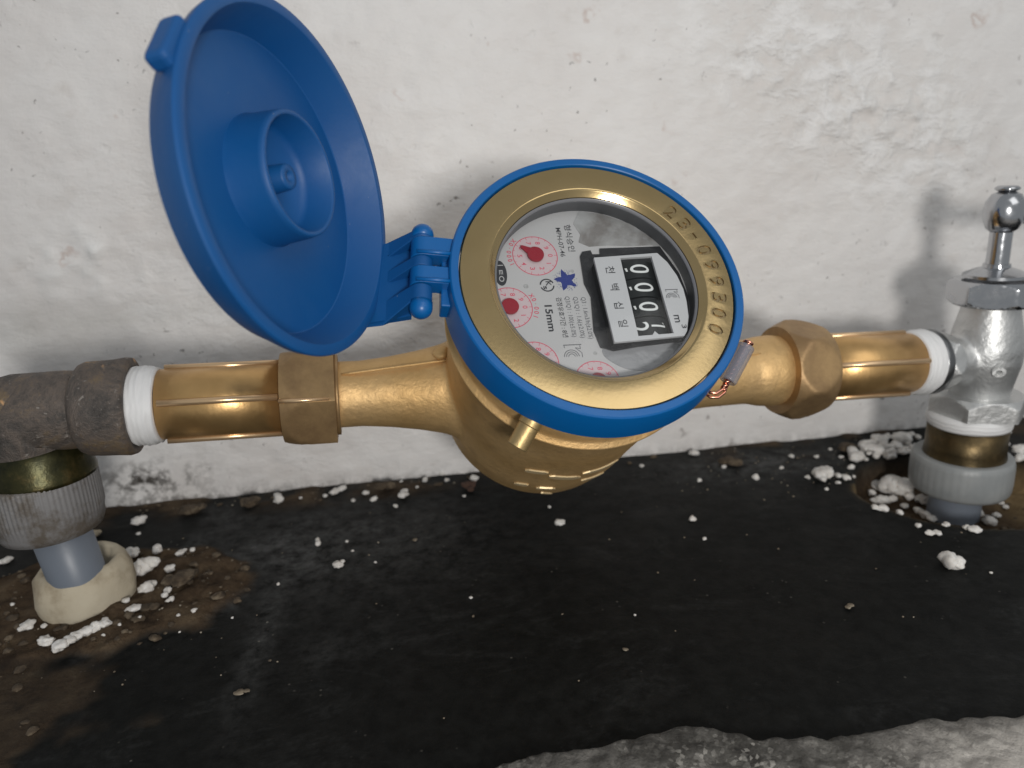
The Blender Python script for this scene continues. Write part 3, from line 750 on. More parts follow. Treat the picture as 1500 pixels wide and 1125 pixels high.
pb = part('hinge_bracket', box(40.6, 43.6, -9.5, 11, 3.6, 10), 'blue_plastic', meter, HM, smooth=False); bevel(pb, .4)
pin = part('hinge_pin', tube([(HR, -10, HZ), (HR, 12, HZ)], 1.6, 20), 'blue_plastic', meter, HM)
for t_, s_ in ((12.6, 1), (-10.8, -1)):
    pr = [(0.01, 3.0 * s_)] + [(3.1 * math.cos(math.radians(a)), 3.0 * math.sin(math.radians(a)) * s_) for a in (75, 60, 45, 30, 15, 0)] + [(3.1, -1.6 * s_)]
    part('pin_head', lathe(pr, 32, False, True), 'blue_plastic', meter, HM @ Matrix.Translation((HR, t_, HZ)) @ Matrix.Rotation(-PI / 2, 4, 'X'))
# ---- lid
LMr = Matrix(((.35139388, .60698965, -.71280145), (.18834981, .69995549, .68890251), (.91708598, -.37633214, .13163369)))
LC = Vector((-25.1236, 182.7236, -2.6495)) + CAM
LM = Matrix.Identity(4)
for i in range(3):
    for j in range(3): LM[i][j] = LMr[j][i]
    LM[i][3] = LC[i]
lid = part('lid', lathe([(0.01, -9.3), (30, -8.9), (34.3, -8.8), (34.6, -8.6), (37.9, -.5), (38.15, -.12), (38.5, 0), (40.3, 0), (40.7, -.2), (40.9, -.7), (40.3, -3), (37.8, -7.6), (36.8, -9.6), (35.0, -10.6), (20, -12), (.01, -12.4)], 192), 'blue_lid_plastic', meter, LM)
sharp(lid, 32)
lid['label'] = 'round blue plastic lid standing open with its hollow underside showing'
bx, by = -1.9, .5
part('lid_boss', lathe([(15.6, -9.6), (15.1, -8.2), (14.6, -1), (14.4, .2), (14.1, .5), (13.5, .5), (13.2, .2), (12.7, -6), (11.8, -8.2), (.01, -8.3)], 96), 'blue_lid_plastic', lid, LM @ Matrix.Translation((bx, by, 0)))
post = part('lid_post', lathe([(3.4, -8.4), (3.0, -3.4), (2.8, -2.9), (1.1, -2.9), (.8, -5.0), (.01, -5.0)], 32), 'blue_lid_plastic', lid, LM @ Matrix.Translation((bx, by, 0)))
tb = part('lid_tab', box(-42.7, -38.5, -8.8, 3.0, -6.2, -.9), 'blue_lid_plastic', lid, LM, smooth=False); bevel(tb, 1.3, 3)
# lugs joining lid and hinge pin (meter frame, shaped around the pin)
HMi = HM.inverted()
def lug(t0, t1, e0, e1):
    P = HMi @ (LM @ Vector((39.6, 0, 1.0))); Q = HMi @ (LM @ Vector((39.0, 0, -9.0)))
    ang0 = math.atan2(P.z - HZ, P.x - HR)
    pts = []
    for k in range(11):
        aa = ang0 + math.radians(75) + k * math.radians(21); pts.append((HR + 3.0 * math.cos(aa), HZ + 3.0 * math.sin(aa)))
    dd_ = lambda q: (pts[-1][0] - q.x) ** 2 + (pts[-1][1] - q.z) ** 2
    ends = [P, Q] if dd_(P) < dd_(Q) else [Q, P]
    n0 = len(pts); pts += [(e.x, e.z) for e in ends]
    v = []
    for tt, ee in ((t0, e0), (t1, e1)):
        for i, (x, z) in enumerate(pts): v.append((x, ee if i >= n0 else tt, z))
    n = len(pts); f = [tuple(range(n)), tuple(range(n, 2 * n))[::-1]] + [((i + 1) % n, i, n + i, n + (i + 1) % n) for i in range(n)]
    o = part('hinge_lug', (v, f), 'blue_lid_plastic', lid, HM); sharp(o, 28); bevel(o, .3); return o
lug(10.4, 12.8, 8.6, 14.0); lug(1.1, 4.1, .2, 4.0); lug(-9.4, -4.7, -12.5, -5.5)
Qa = HMi @ (LM @ Vector((38.5, 0, -8.6)))
wb = MB(); pf = [(HR + 2.2, HZ + 3.0), (Qa.x, Qa.z), (Qa.x + .2, Qa.z + 2.0), (HR + 2.2, HZ + 5.0)]
wb.add([(x, -11.5, z) for x, z in pf] + [(x, 13.5, z) for x, z in pf], [(0, 1, 2, 3), (7, 6, 5, 4), (1, 0, 4, 5), (2, 1, 5, 6), (3, 2, 6, 7), (0, 3, 7, 4)])
wp_ = part('hinge_web', wb, 'blue_lid_plastic', lid, HM, smooth=False)

# ---- sealing screw peg and wire seal
def mpt(u, v, w_): return MF @ Vector((u, v, w_))
pd = (Vector((-24.5, -38.5, -19.5)) - Vector((-19.6, -31.8, -15.5))).normalized()
peg = part('seal_peg', lathe([(3.3, 0), (3.3, 3.0), (3.0, 3.3), (2.95, 9.6), (2.7, 9.9), (2.3, 9.9), (2.25, 7.5), (.01, 7.4)], 28, True), 'stub_brass', meter, MF @ frame((-20.2, -32.6, -16.8), pd))
sharp(peg, 35)
sa = Vector((44.6, -17.6, -10.5)); sb = Vector((37.2, -27.6, -14.2)); sd_ = (sb - sa)
sl = part('seal_tube', lathe([(1.6, 0), (2.5, 0), (2.6, .3), (2.6, 11.8), (2.4, 12.2), (1.6, 12.2), (1.6, 0)], 28), 'clear_tube', meter, MF @ frame(sa, sd_))
hx = []
for k in range(60):
    a = k * .62; hx.append((.62 * math.cos(a), .62 * math.sin(a), -.8 + k * .27))
part('seal_wire', tube(hx, .42, 8), 'copper', meter, MF @ frame(sa, sd_))
hx2 = [(-x, -y, z) for x, y, z in hx]
part('seal_wire', tube(hx2, .42, 8), 'copper', meter, MF @ frame(sa, sd_))
lp_ = [sb + Vector(q) for q in ((0.6, .8, .4), (-1.5, -1.6, -.2), (-3.6, -2.6, -.5), (-5.2, -2.0, -.9), (-5.8, -.2, -1.6), (-4.9, 1.6, -2.2))]
part('seal_wire', tube([tuple(p) for p in lp_], .5, 8), 'copper', meter)
lp_ = [sb + Vector(q) for q in ((0.9, .4, -.2), (-.8, -2.4, -.8), (-2.9, -3.6, -1.2), (-5.0, -3.2, -1.8), (-6.6, -1.0, -2.4))]
part('seal_wire', tube([tuple(p) for p in lp_], .42, 8), 'copper', meter)
hx = [(1.3 * math.cos(k * .7) * (1 - k / 30), 1.3 * math.sin(k * .7) * (1 - k / 30), -1.3 + .05 * k) for k in range(20)]
part('seal_wire', tube(hx, .45, 8), 'copper', meter, MF @ frame(sa, sd_))
# peg at the back left of the ring (small brass lug behind the hinge)
part('rear_lug', lathe([(2.4, 0), (2.6, .4), (2.6, 5), (2.0, 5.5), (.01, 5.5)], 24), 'stub_brass', meter, MF @ frame((-36.5, 18.0, -13), (-.9, .45, 0)))

# ---- union nuts and threaded tails (part of the meter's installed fittings, each pair its own thing)
def nut(u0, u1, af, ch0, ch1, ri, rot, name, label):
    M = pipe_frame(u0)
    t_ = empty(name, M, label=label, category='union nut', group='brass union nuts either side of the meter')
    o = link('hex_body', mesh(*hexnut(af, 0, u1 - u0, ch0, ch1, ri, rot)), 'nut_bronze', t_, M); sharp(o, 20)
    return t_, M
a1 = cam_ang(-82)
nL, nLM = nut(-91.4, -74.2, 30.2, .36, .0, 11.4, a1 + .10, 'union_nut', 'hexagonal bronze union nut on the left, partly under the open blue lid')
link('nut_seam', mesh(*tube([(15.0 * math.cos(a1 + .07), 15.0 * math.sin(a1 + .07), 0), (17.0 * math.cos(a1 + .07), 17.0 * math.sin(a1 + .07), 5), (17.15 * math.cos(a1 + .07), 17.15 * math.sin(a1 + .07), 15.5)], [.75, .75, .5], 10)), 'rib_brass', nL, nLM)
link('nut_washer', mesh(*lathe([(11.2, 17.2), (13.6, 17.2), (13.6, 18.4), (11.2, 18.4)], 64)), 'nut_bronze', nL, nLM)
a2 = cam_ang(104)
nR, nRM = nut(91.5, 108.5, 34, .5, .36, 11.4, a2 + .50, 'union_nut', 'hexagonal bronze union nut on the right, next to the chrome valve end')
link('nut_washer', mesh(*lathe([(11.4, 16.9), (13.9, 16.9), (13.5, 18.4), (11.2, 18.4)], 64)), 'nut_bronze', nR, nRM)
def tail(u0, u1, r0, r1, label):
    M = pipe_frame(u0)
    t_ = empty('tail_pipe', M, label=label, category='pipe', group='brass tail pipes either side of the meter')
    L = u1 - u0
    link('pipe_body', mesh(*lathe([(r0 - 2.5, 0), (r0, 0), (r0 + (r1 - r0) * .5, L / 2), (r1, L), (r1 - 2.5, L)], 96)), 'smooth_brass', t_, M)
    ac = cam_ang((u0 + u1) / 2)
    for k in range(4):
        a = ac - .03 + k * PI / 2
        link('pipe_rib', mesh(*tube([((r0 + .35) * math.cos(a), (r0 + .35) * math.sin(a), 1.2), ((r1 + .35) * math.cos(a), (r1 + .35) * math.sin(a), L - .5 - (3.5 if u0 > 0 else 0))], 1.1, 14)), 'rib_brass', t_, M)
    return t_, M
tail(-129, -91.5, 11.4, 11.4, 'brass tail pipe with long ribs left of the meter')
tail(107.5, 154, 11.9, 11.9, 'brass tail pipe with long ribs right of the meter, blurred')
def tape(u0, u1, r0, r1, label):
    M = pipe_frame(u0)
    rs = random.Random(int(u0)); pr = [(r0 - 2, 0)]
    n = 12
    for i in range(n + 1):
        q = i / n; pr.append((r0 + (r1 - r0) * q + rs.uniform(-.13, .13) + .35 * math.sin(q * PI), (u1 - u0) * q))
    pr.append((r1 - 2, u1 - u0))
    ph = [rs.uniform(0, 6) for _ in range(20)]
    o = link('thread_tape', mesh(*lathe(pr, 96, jag=lambda a, i: .16 * math.sin(2 * a + ph[i]) + .10 * math.sin(5 * a + ph[i] * 2) + .05 * math.sin(13 * a + ph[i] * 3))), 'white_tape', None, M, label=label, category='thread tape')
    return o
tape(-137.3, -129.4, 12.7, 12.2, 'white thread tape wound between the left bronze elbow and brass pipe')
tape(150.5, 158, 12.6, 13.0, 'white thread tape wound where the right brass pipe meets the valve')

# ------------------------------------------------------------------ LEFT ELBOW STACK
EX, EY = -127.0, 238.5
EM = Matrix.Translation((EX, EY, 48))
elbow = empty('pipe_elbow', EM, label='old tarnished bronze pipe elbow at the left edge, blotched dark', category='pipe elbow')
SF = pipe_frame(-151.2)
so = link('socket', mesh(*lathe([(11, -2.5), (12.4, -2), (14.2, -.8), (15.0, .8), (15.2, 5), (15.3, 9), (15.7, 12.5), (15.4, 14.0), (14.4, 14.3), (11.8, 14.1), (11.5, 11)], 96, jag=lambda a, i: .14 * math.sin(5 * a + i))), 'aged_bronze', elbow, SF)
p0 = pipe_frame(-150).translation; 
path = [p0, pipe_frame(-156).translation, Vector((EX + 4.5, EY - .9, 76.2)), Vector((EX + 1, EY - .7, 74.0)), Vector((EX - .5, EY - .4, 70)), Vector((EX - .8, EY, 64)), Vector((EX - .8, EY, 55))]
eb = link('bend', mesh(*tube([EM.inverted() @ p for p in path], [12.6, 12.4, 13.2, 13.8, 13.8, 13.2, 12.6], 40)), 'aged_bronze', elbow, EM)
md = eb.modifiers.new('s', 'SUBSURF'); md.levels = 2; md.render_levels = 2
bk = link('back_boss', mesh(*lathe([(12.0, -13), (12.1, 2), (11.2, 6), (8, 9), (.01, 10)], 48)), 'aged_bronze', elbow, frame((EX - 1, EY - .4, 76.6), (-1, -.06, .02)))
fe = link('green_ferrule', mesh(*lathe([(11, 18.5), (12.9, 18), (14.0, 16), (14.8, 12.5), (15.6, 9), (15.9, 7.6), (15.9, 6.4), (13, 5.6)], 80)), 'green_brass', elbow, EM)
gu = empty('grey_coupling', Matrix.Translation((EX - 1.0, EY, 34)), label='grey ribbed plastic coupling nut under the bronze elbow on the left', category='coupling nut')
GM = WM[gu]
def knurl(a, i): return (.12 + .05 * math.sin(3 * a + 1)) * math.cos(70 * a) + .08 * math.sin(7 * a) if 2 <= i <= 5 else 0
nut_o = link('ribbed_sleeve', mesh(*lathe([(12, 21.2), (15.7, 21.4), (16.3, 21.0), (16.5, 20.2), (16.5, 14), (16.4, 8.5), (16.2, 7.6), (15.9, 4.2), (15.0, 2.0), (12.8, 1.2), (9, 1.2)], 420, jag=knurl)), 'grey_pvc', gu, GM); sharp(nut_o, 50)
rp = link('riser_pipe', mesh(*lathe([(8.0, 42), (9.0, 42), (9.0, 0), (9.0, -5)], 64)), 'bluegrey_pipe', None, frame((EX - .6, EY + 9, 0), (-.01, -.17, 1)), label='blue-grey plastic riser pipe coming up through the foam collar on the left', category='pipe')
rs = random.Random(5); ph = [rs.uniform(0, 6) for _ in range(40)]
cm = link('foam_collar', mesh(*lathe([(9.8, 2), (9.8, 13), (10.6, 16.6), (12.0, 17.6), (13.8, 17), (15.4, 14.8), (16.4, 11), (16.6, 6), (16.2, 1.5), (15.6, -1.5), (13, -3)], 120,
      jag=lambda a, i: .7 * math.sin(2 * a + ph[3]) + .35 * math.sin(5 * a + ph[i % 20] * .3) + .2 * math.sin(11 * a + ph[i]))), 'cream_foam', None, frame((EX - 1.8, EY + 12.5, 0), (.03, -.04, 1.0)) @ Matrix.Scale(.95, 4), label='cream foam collar stuck round the base of the left riser pipe', category='foam collar')

# ------------------------------------------------------------------ RIGHT VALVE
VX, VY = 226.5, 266.5
VM = Matrix.Translation((VX, VY, 34))
valve = empty('stop_valve', VM, label='chrome stop valve with a thin stem and T handle at the right edge', category='valve')
def vpart(name, vf, mat, M=None, **kw): return link(name, mesh(*vf), mat, valve, M if M is not None else VM, **kw)
vb = MB()
vb.add(*lathe([(.01, 2), (10.8, 2), (11.0, 8), (12.0, 14), (13.6, 22), (13.6, 28), (12.4, 35), (10.8, 42), (10.0, 47), (.01, 47)], 64))
BF = pipe_frame(166)
vb.add(*lathe([(.01, 0), (9.6, 0), (9.4, 3), (9.6, 8), (10.5, 14), (.01, 18)], 48), VM.inverted() @ BF)
vb_o = link('valve_body', vb.me(), 'satin_nickel', valve, VM)
md = vb_o.modifiers.new('r', 'REMESH'); md.mode = 'VOXEL'; md.voxel_size = .8 * MM
md = vb_o.modifiers.new('s', 'SMOOTH'); md.factor = .6; md.iterations = 8
bake(vb_o); vb_o.data.polygons.foreach_set('use_smooth', [True] * len(vb_o.data.polygons))
if not vb_o.data.materials: vb_o.data.materials.append(MAT['satin_nickel'])
o = vpart('inlet_socket', lathe([(10, -1.2), (12.9, -1), (13.2, 0), (13.2, 2.2), (12.4, 3.2), (9.6, 3.6), (8.5, 3.7)], 72), 'dark_chrome', pipe_frame(158.6))
o = vpart('inlet_hex', hexnut(21.5, 0, 6.5, .6, .6, 8, cam_ang(170) + .5), 'satin_nickel', pipe_frame(162.6)); sharp(o, 20)
o = vpart('bonnet_nut', hexnut(29.0, 45.5, 55.5, 1.3, 1.3, 5, .35), 'chrome'); sharp(o, 20)
o = vpart('bonnet_cap', lathe([(11.5, 56.4), (11.5, 57.6), (8.0, 59.2), (5.0, 60.2), (4.8, 61.5), (3, 61.7)], 48), 'chrome'); sharp(o, 40)
o = vpart('stem', lathe([(4.1, 58), (4.0, 76), (3.8, 80)], 32), 'chrome')
o = vpart('handle_hub', lathe([(.01, 73.5), (3.6, 73.6), (5.6, 75.2), (7.0, 78.5), (7.3, 82), (6.8, 85.4), (5.2, 88.2), (2.8, 89.4), (.01, 89.6)], 40), 'chrome')
vpart('handle_cap', lathe([(.01, 89.6), (3, 89.4), (4.2, 89.9), (4.4, 90.6), (3.4, 91.4), (.01, 91.6)], 32), 'chrome')
ha = tube([(3, -1.2, 80.6), (14, -3.6, 79.4), (30, -7, 78.2), (44, -10, 77.6)], [3.4, 3.5, 3.8, 4.2], 20); o = vpart('handle_bar', ha, 'satin_nickel')
o = vpart('base_hex', hexnut(32.5, -.4, 8.0, .0, .9, 9, .72), 'satin_nickel'); sharp(o, 20)
# number cast into the side of the valve body
v, f = text_mesh('6', 9.5, .05, .5, width=5.2, res=6)
ad = math.atan2(CAM.y - VY, CAM.x - VX)
vpart('cast_mark', (v, f), 'satin_nickel', VM @ Matrix.Translation((13.7 * math.cos(ad + .42), 13.7 * math.sin(ad + .42), 22)) @ frame((0, 0, 0), (math.cos(ad + .42), math.sin(ad + .42), 0), (-math.sin(ad + .42), math.cos(ad + .42), 0)), smooth=False)
vt = link('thread_tape', mesh(*lathe([(12, 32), (15.6, 32), (16.0, 30.6), (16.1, 29), (15.8, 27.4), (15.4, 26.6), (12, 26.5)], 90, jag=lambda a, i: .12 * math.sin(4 * a + i))), 'white_tape', None, Matrix.Translation((VX - 3.0, VY, 1.6)), label='white thread tape ring under the chrome valve base', category='thread tape')
ad_ = empty('brass_adapter', Matrix.Translation((VX - 3.0, VY, 0)), label='dull brass threaded adapter between the valve and grey coupling', category='pipe adapter')
link('adapter_body', mesh(*lathe([(10, 28.2), (15.2, 28.2), (15.3, 18), (15.7, 15), (16.2, 12), (10, 11)], 80)), 'brown_brass', ad_, WM[ad_])
gc = empty('grey_coupling', Matrix.Translation((VX - 3.6, VY, 0)), label='smooth grey plastic coupling nut under the chrome valve on the right', category='coupling nut')
link('sleeve', mesh(*lathe([(14, 14.6), (18.4, 15.0), (19.0, 14.4), (19.4, 12), (19.5, 5), (19.2, .8), (18.4, -.7), (16.5, -1.4), (10, -1.6)], 120, jag=lambda a, i: (.12 * math.cos(40 * a)) if 2 < i < 6 else 0)), 'clean_grey_pvc', gc, WM[gc])
link('riser_pipe', mesh(*lathe([(10.2, 2), (10.2, -16)], 64)), 'bluegrey_pipe', None, Matrix.Translation((VX - 6, VY - 2, 0)), label='short blue-grey riser pipe in the pit under the right coupling', category='pipe')

# ------------------------------------------------------------------ FOAM CRUMBS, CLODS
def lump_mesh(rad, stretch, lobes, seed, rough=.30, sub=2):
    rs = random.Random(seed); bm = bmesh.new()
    L = rad * (stretch - 1) * .92
    for i in range(lobes):
        q = (i / (lobes - 1) - .5) * 2 if lobes > 1 else 0
        r = rad * rs.uniform(.62, 1.08) * (1 if lobes == 1 else .92)
        r_ = bmesh.ops.create_icosphere(bm, subdivisions=sub, radius=r)
        off = Vector((q * L + rs.uniform(-.15, .15) * rad * (lobes > 1), rs.uniform(-.45, .45) * rad * (1 if lobes > 1 else 0), rs.uniform(-.08, .12) * rad))
        sc3 = Vector((rs.uniform(.85, 1.35), rs.uniform(.75, 1.1), rs.uniform(.55, .85)))
        sd = Vector((rs.uniform(0, 50), rs.uniform(0, 50), rs.uniform(0, 50)))
        for v in r_['verts']:
            nn = noise.noise(v.co / rad * 1.2 + sd) + .6 * noise.noise(v.co / rad * 2.8 + sd); v.co = Vector((v.co.x * sc3.x, v.co.y * sc3.y, v.co.z * sc3.z)) * (1 + rough * 1.6 * nn) + off
    for v in bm.verts: v.co *= MM
    me = bpy.data.meshes.new('lump'); bm.to_mesh(me); bm.free()
    return me
# floor crumbs: x, y on the floor, radius, stretch, heading in degrees, lobes, label
CRUMBS = [
 (-146.8, 303.2, 2.82, 1.3, 54, 2, 'cream_foam', 'lump of cream foam clinging to the left riser pipe above the collar'),
 (-132.4, 312.4, 2.84, 1.18, 23, 1, 'white_foam', 'lone round foam crumb right of the left coupling, below the wall'),
 (-112.3, 268.5, 3.52, 1.05, 0, 1, 'white_foam', 'largest round foam bead beside the cream collar'),
 (-115.0, 282.5, 1.84, 1.43, -41, 2, 'white_foam', 'small foam crumb just above the largest round bead'),
 (-117.0, 267.3, 3.54, 1.32, -76, 2, 'white_foam', 'foam lump pressed between the cream collar and the largest bead'),
 (-123.8, 279.8, 2.6, 1.1, 0, 2, 'white_foam', 'dull foam crumb at the top right of the cream collar'),
 (-108.5, 252.7, 2.29, 1.75, 41, 3, 'white_foam', 'knobbly foam piece right of the cream collar, left of the long flake'),
 (-101.4, 249.0, 1.78, 2.94, -71, 3, 'white_foam', 'long foam flake lying on the brown mud'),
 (-97.7, 241.6, 1.5, 1.51, 23, 2, 'white_foam', 'small foam chip at the lower end of the long flake'),
 (-104.7, 264.0, 2.01, 1.49, 81, 1, 'white_foam', 'upright foam chip on the mud right of the largest bead'),
 (-104.0, 278.6, 1.54, 1.65, 63, 2, 'white_foam', 'foam chip at the top edge of the mud patch'),
 (-113.2, 243.6, 1.24, 1.85, 71, 1, 'white_foam', 'thin foam chip touching the lower right of the cream collar'),
 (-109.3, 238.8, 2.03, 1.05, 0, 1, 'white_foam', 'round pinkish foam bead on mud below the collar'),
 (-133.8, 239.1, 2.52, 1.18, 23, 2, 'white_foam', 'foam crumb in the mud left below the cream collar'),
 (-143.1, 235.8, 1.82, 1.49, 76, 3, 'white_foam', 'three-lobed foam crumb near the left edge of the mud'),
 (-131.6, 224.6, 1.75, 1.1, 0, 1, 'white_foam', 'foam bead just left of the long foam stick'),
 (-120.5, 225.2, 2.16, 4.21, 51, 6, 'white_foam', 'long stick of fused foam beads in front of the cream collar'),
 (-125.2, 221.1, 1.59, 1.47, 63, 2, 'white_foam', 'foam bead at the lower left tip of the long foam stick'),
 (-74.1, 321.4, 2.38, 1.49, 76, 2, 'white_foam', 'foam crumb against the wall below the left union nut'),
 (-46.9, 325.1, 1.81, 2.14, 48, 2, 'white_foam', 'slanting foam sliver at the foot of the wall left of the meter'),
 (-15.5, 313.3, 2.28, 1.78, 86, 3, 'white_foam', 'tall foam crumb at the wall just left of the meter body'),
 (-6.6, 327.2, 1.94, 1.32, 81, 1, 'white_foam', 'foam bead at the wall edge left of the meter belly'),
 (16.7, 323.2, 1.76, 1.1, 0, 1, 'white_foam', 'foam bead stuck behind the reddish clod by the meter belly'),
 (-50.6, 276.6, 1.72, 1.86, -74, 2, 'white_foam', 'two fused foam beads on the dusty black floor'),
 (-40.6, 257.1, 1.74, 1.78, 48, 2, 'white_foam', 'two fused foam beads on the black floor, nearer the camera'),
 (47.8, 270.3, 1.68, 1.21, -41, 2, 'white_foam', 'foam crumb on bare black floor under the meter'),
 (126.8, 326.8, 2.23, 1.1, 0, 1, 'white_foam', 'foam bead at the wall foot right of the meter body'),
 (118.1, 296.9, 1.59, 1.96, -48, 1, 'white_foam', 'slim foam chip on the floor right of the meter body'),
 (143.4, 293.7, 1.62, 1.55, -33, 1, 'white_foam', 'pale chip on the dusty floor below the right union nut'),
 (101.4, 261.9, 1.43, 2.07, -76, 1, 'white_foam', 'oval foam chip alone on black floor right of the belly'),
 (172.2, 287.3, 4.28, 1.4, 71, 3, 'white_foam', 'large foam clump alone left of the crowd of crumbs at the right pit'),
 (180.5, 285.1, 2.02, 1.87, -81, 2, 'white_foam', 'narrow tan-tipped foam crumb beside the large lone clump'),
 (198.3, 303.1, 3.4, 1.58, 84, 3, 'white_foam', 'upright foam clump at the top left of the right crumb heap'),
 (209.1, 309.9, 3.17, 2.28, -76, 4, 'white_foam', 'foam strip running down the left side of the right crumb heap'),
 (206.4, 296.6, 2.9, 2.46, -67, 4, 'white_foam', 'lower foam strip of the right crumb heap'),
 (219.6, 310.0, 3.02, 1.82, -12, 3, 'white_foam', 'foam strip lying across the top of the right crumb heap'),
 (211.5, 289.4, 6.06, 1.15, 76, 4, 'white_foam', 'biggest foam lump of the heap left of the grey coupling'),
 (204.8, 283.3, 2.46, 1.49, 81, 1, 'white_foam', 'foam nub hanging below the biggest lump of the right heap'),
 (198.2, 283.0, 2.62, 1.5, 0, 2, 'white_foam', 'flat foam chip on the rim of the right pit'),
 (177.4, 253.3, 1.88, 1.75, -41, 2, 'white_foam', 'lower flat foam chip on the rim of the right pit'),
 (215.5, 281.0, 2.67, 2.26, -71, 3, 'white_foam', 'foam stick leaning at the lower left of the grey coupling'),
 (208.7, 265.7, 2.57, 2.28, -76, 3, 'white_foam', 'foam stick continuing down in front of the right riser pipe'),
 (186.9, 246.0, 2.04, 1.38, -23, 2, 'white_foam', 'left arm of the crossed foam pieces by the right riser'),
 (217.4, 271.6, 2.63, 1.43, 41, 2, 'white_foam', 'right arm of the crossed foam pieces by the right riser'),
 (185.1, 229.4, 1.66, 1.7, -12, 2, 'white_foam', 'foam chip at the front rim of the right pit'),
 (220.0, 261.0, 2.24, 1.49, 86, 2, 'white_foam', 'foam crumb resting against the right riser pipe'),
 (230.8, 262.2, 2.86, 1.4, 0, 1, 'white_foam', 'oval foam bead just right of the right riser pipe'),
 (228.1, 252.5, 2.6, 1.82, -59, 1, 'white_foam', 'slanting oval foam bead near the right rim of the pit'),
 (201.3, 229.5, 2.16, 1.25, 23, 1, 'white_foam', 'pinkish foam bead at the pit bottom right of the riser'),
 (267.0, 284.6, 3.11, 1.1, 0, 2, 'white_foam', 'foam crumb at the right edge of the photo beside the adapter'),
 (273.3, 291.3, 2.98, 1.2, 0, 2, 'white_foam', 'foam crumb at the right edge, level with the grey coupling'),
 (176.8, 208.0, 3.35, 1.28, 12, 3, 'white_foam', 'large heart-shaped foam flake in front of the right pit'),
 (231.0, 317.2, 3.16, 1.2, 0, 1, 'white_foam', 'round foam bead between the heap and the grey coupling'),
 (219.8, 321.1, 2.7, 1.46, 54, 3, 'white_foam', 'foam clump in the middle of the right crumb heap'),
]
SPECKS = [
 (-129.3, 302.3, 0.81, 2), (-100.4, 278.7, 1.34, 0), (-105.0, 232.4, 0.93, 0), (-136.7, 234.5, 1.11, 0), (-155.5, 252.4, 1.04, 0), (-87.1, 232.7, 0.91, 0), (-110.5, 229.5, 0.66, 0), (-113.9, 225.0, 0.66, 0),
 (-90.1, 224.6, 0.51, 0), (-176.0, 288.6, 1.83, 0), (-92.1, 231.4, 0.65, 0), (1.5, 333.1, 1.31, 1), (-30.1, 312.0, 1.41, 1), (-39.5, 275.0, 0.71, 2), (-26.8, 255.9, 0.8, 2), (-61.9, 247.5, 0.8, 2),
 (10.7, 306.2, 1.07, 1), (-20.0, 302.9, 1.06, 1), (-39.6, 313.3, 0.94, 1), (-36.2, 267.1, 0.55, 2), (-74.2, 229.5, 0.51, 2), (46.5, 286.8, 0.73, 5), (97.6, 319.5, 0.99, 5), (134.6, 309.2, 1.16, 5),
 (100.5, 246.2, 0.82, 5), (165.5, 288.7, 1.15, 4), (214.7, 318.0, 2.63, 4), (222.0, 319.1, 2.43, 4), (224.7, 313.8, 1.86, 4), (215.7, 304.0, 2.56, 4), (213.5, 307.7, 1.63, 4), (222.2, 303.7, 1.64, 4),
 (210.0, 316.3, 1.29, 4), (232.3, 319.8, 1.52, 4), (229.9, 308.2, 1.49, 4), (247.6, 269.2, 1.44, 3), (286.3, 313.8, 2.03, 3), (274.8, 301.0, 1.56, 3), (186.1, 202.1, 0.7, 3), (256.8, 338.7, 1.83, 4),
 (201.7, 315.7, 1.27, 4), (192.4, 306.6, 1.06, 4), (192.5, 316.4, 1.08, 4), (181.2, 309.5, 1.05, 4), (220.7, 316.7, 1.7, 4), (226.4, 304.6, 1.67, 4), (190.2, 294.2, 1.37, 4), (240.8, 324.5, 1.57, 4),
 (241.4, 319.5, 1.35, 4), (59.9, 203.5, 0.46, 5), (7.5, 224.9, 0.48, 2), (170.8, 313.0, 1.04, 5), (159.8, 301.5, 0.84, 5), (211.3, 318.2, 1.68, 4), (206.4, 306.0, 1.61, 4), (207.8, 302.0, 1.78, 4),
 (228.4, 325.0, 1.74, 4), (232.1, 323.4, 1.74, 4), (226.1, 307.6, 1.87, 4), (201.6, 300.2, 1.61, 4), (199.2, 290.4, 1.57, 4), (214.2, 302.7, 1.82, 4), (213.7, 284.6, 1.76, 4), (205.9, 276.0, 1.54, 4),
 (183.5, 248.4, 1.39, 4), (184.0, 237.7, 1.36, 4), (208.7, 263.0, 1.51, 4), (193.8, 235.4, 1.37, 4), (199.7, 231.9, 1.22, 4), (237.1, 259.2, 1.57, 3), (246.7, 265.9, 1.61, 3), (233.9, 310.1, 1.52, 4),
 (187.6, 288.1, 1.35, 4), (175.1, 280.3, 1.14, 4), (167.6, 275.7, 0.96, 4), (232.1, 314.1, 1.51, 4), (227.1, 323.1, 1.52, 4), (216.2, 313.6, 1.47, 4), (-17.9, 327.5, 1.13, 1), (-10.2, 319.5, 0.95, 1),
 (-34.2, 319.1, 1.11, 1), (-53.0, 320.7, 1.13, 1), (-63.7, 319.7, 0.97, 1), (3.8, 325.5, 0.97, 1),
] # last number: which patch of floor
PATCH = [('tiny white foam speck in the brown mud by the cream foam collar', 'tiny foam specks in the left mud'),
 ('tiny white foam speck near the wall foot left of the meter belly', 'tiny foam specks at the left wall foot'),
 ('tiny white foam speck on the open black floor left of centre', 'tiny foam specks on the left floor'),
 ('tiny white foam speck right of the grey coupling under the valve', 'tiny foam specks right of the valve'),
 ('tiny white foam speck in the crowd at the wall foot beside the valve', 'tiny foam specks beside the valve'),
 ('tiny white foam speck on the open black floor right of the meter belly', 'tiny foam specks on the right floor'),
 ('tiny white foam speck down in the pit round the right riser pipe', 'tiny foam specks in the right pit'),
 ('tiny white foam speck on the black board between right union nut and the foam heap', 'tiny foam specks left of the heap')]
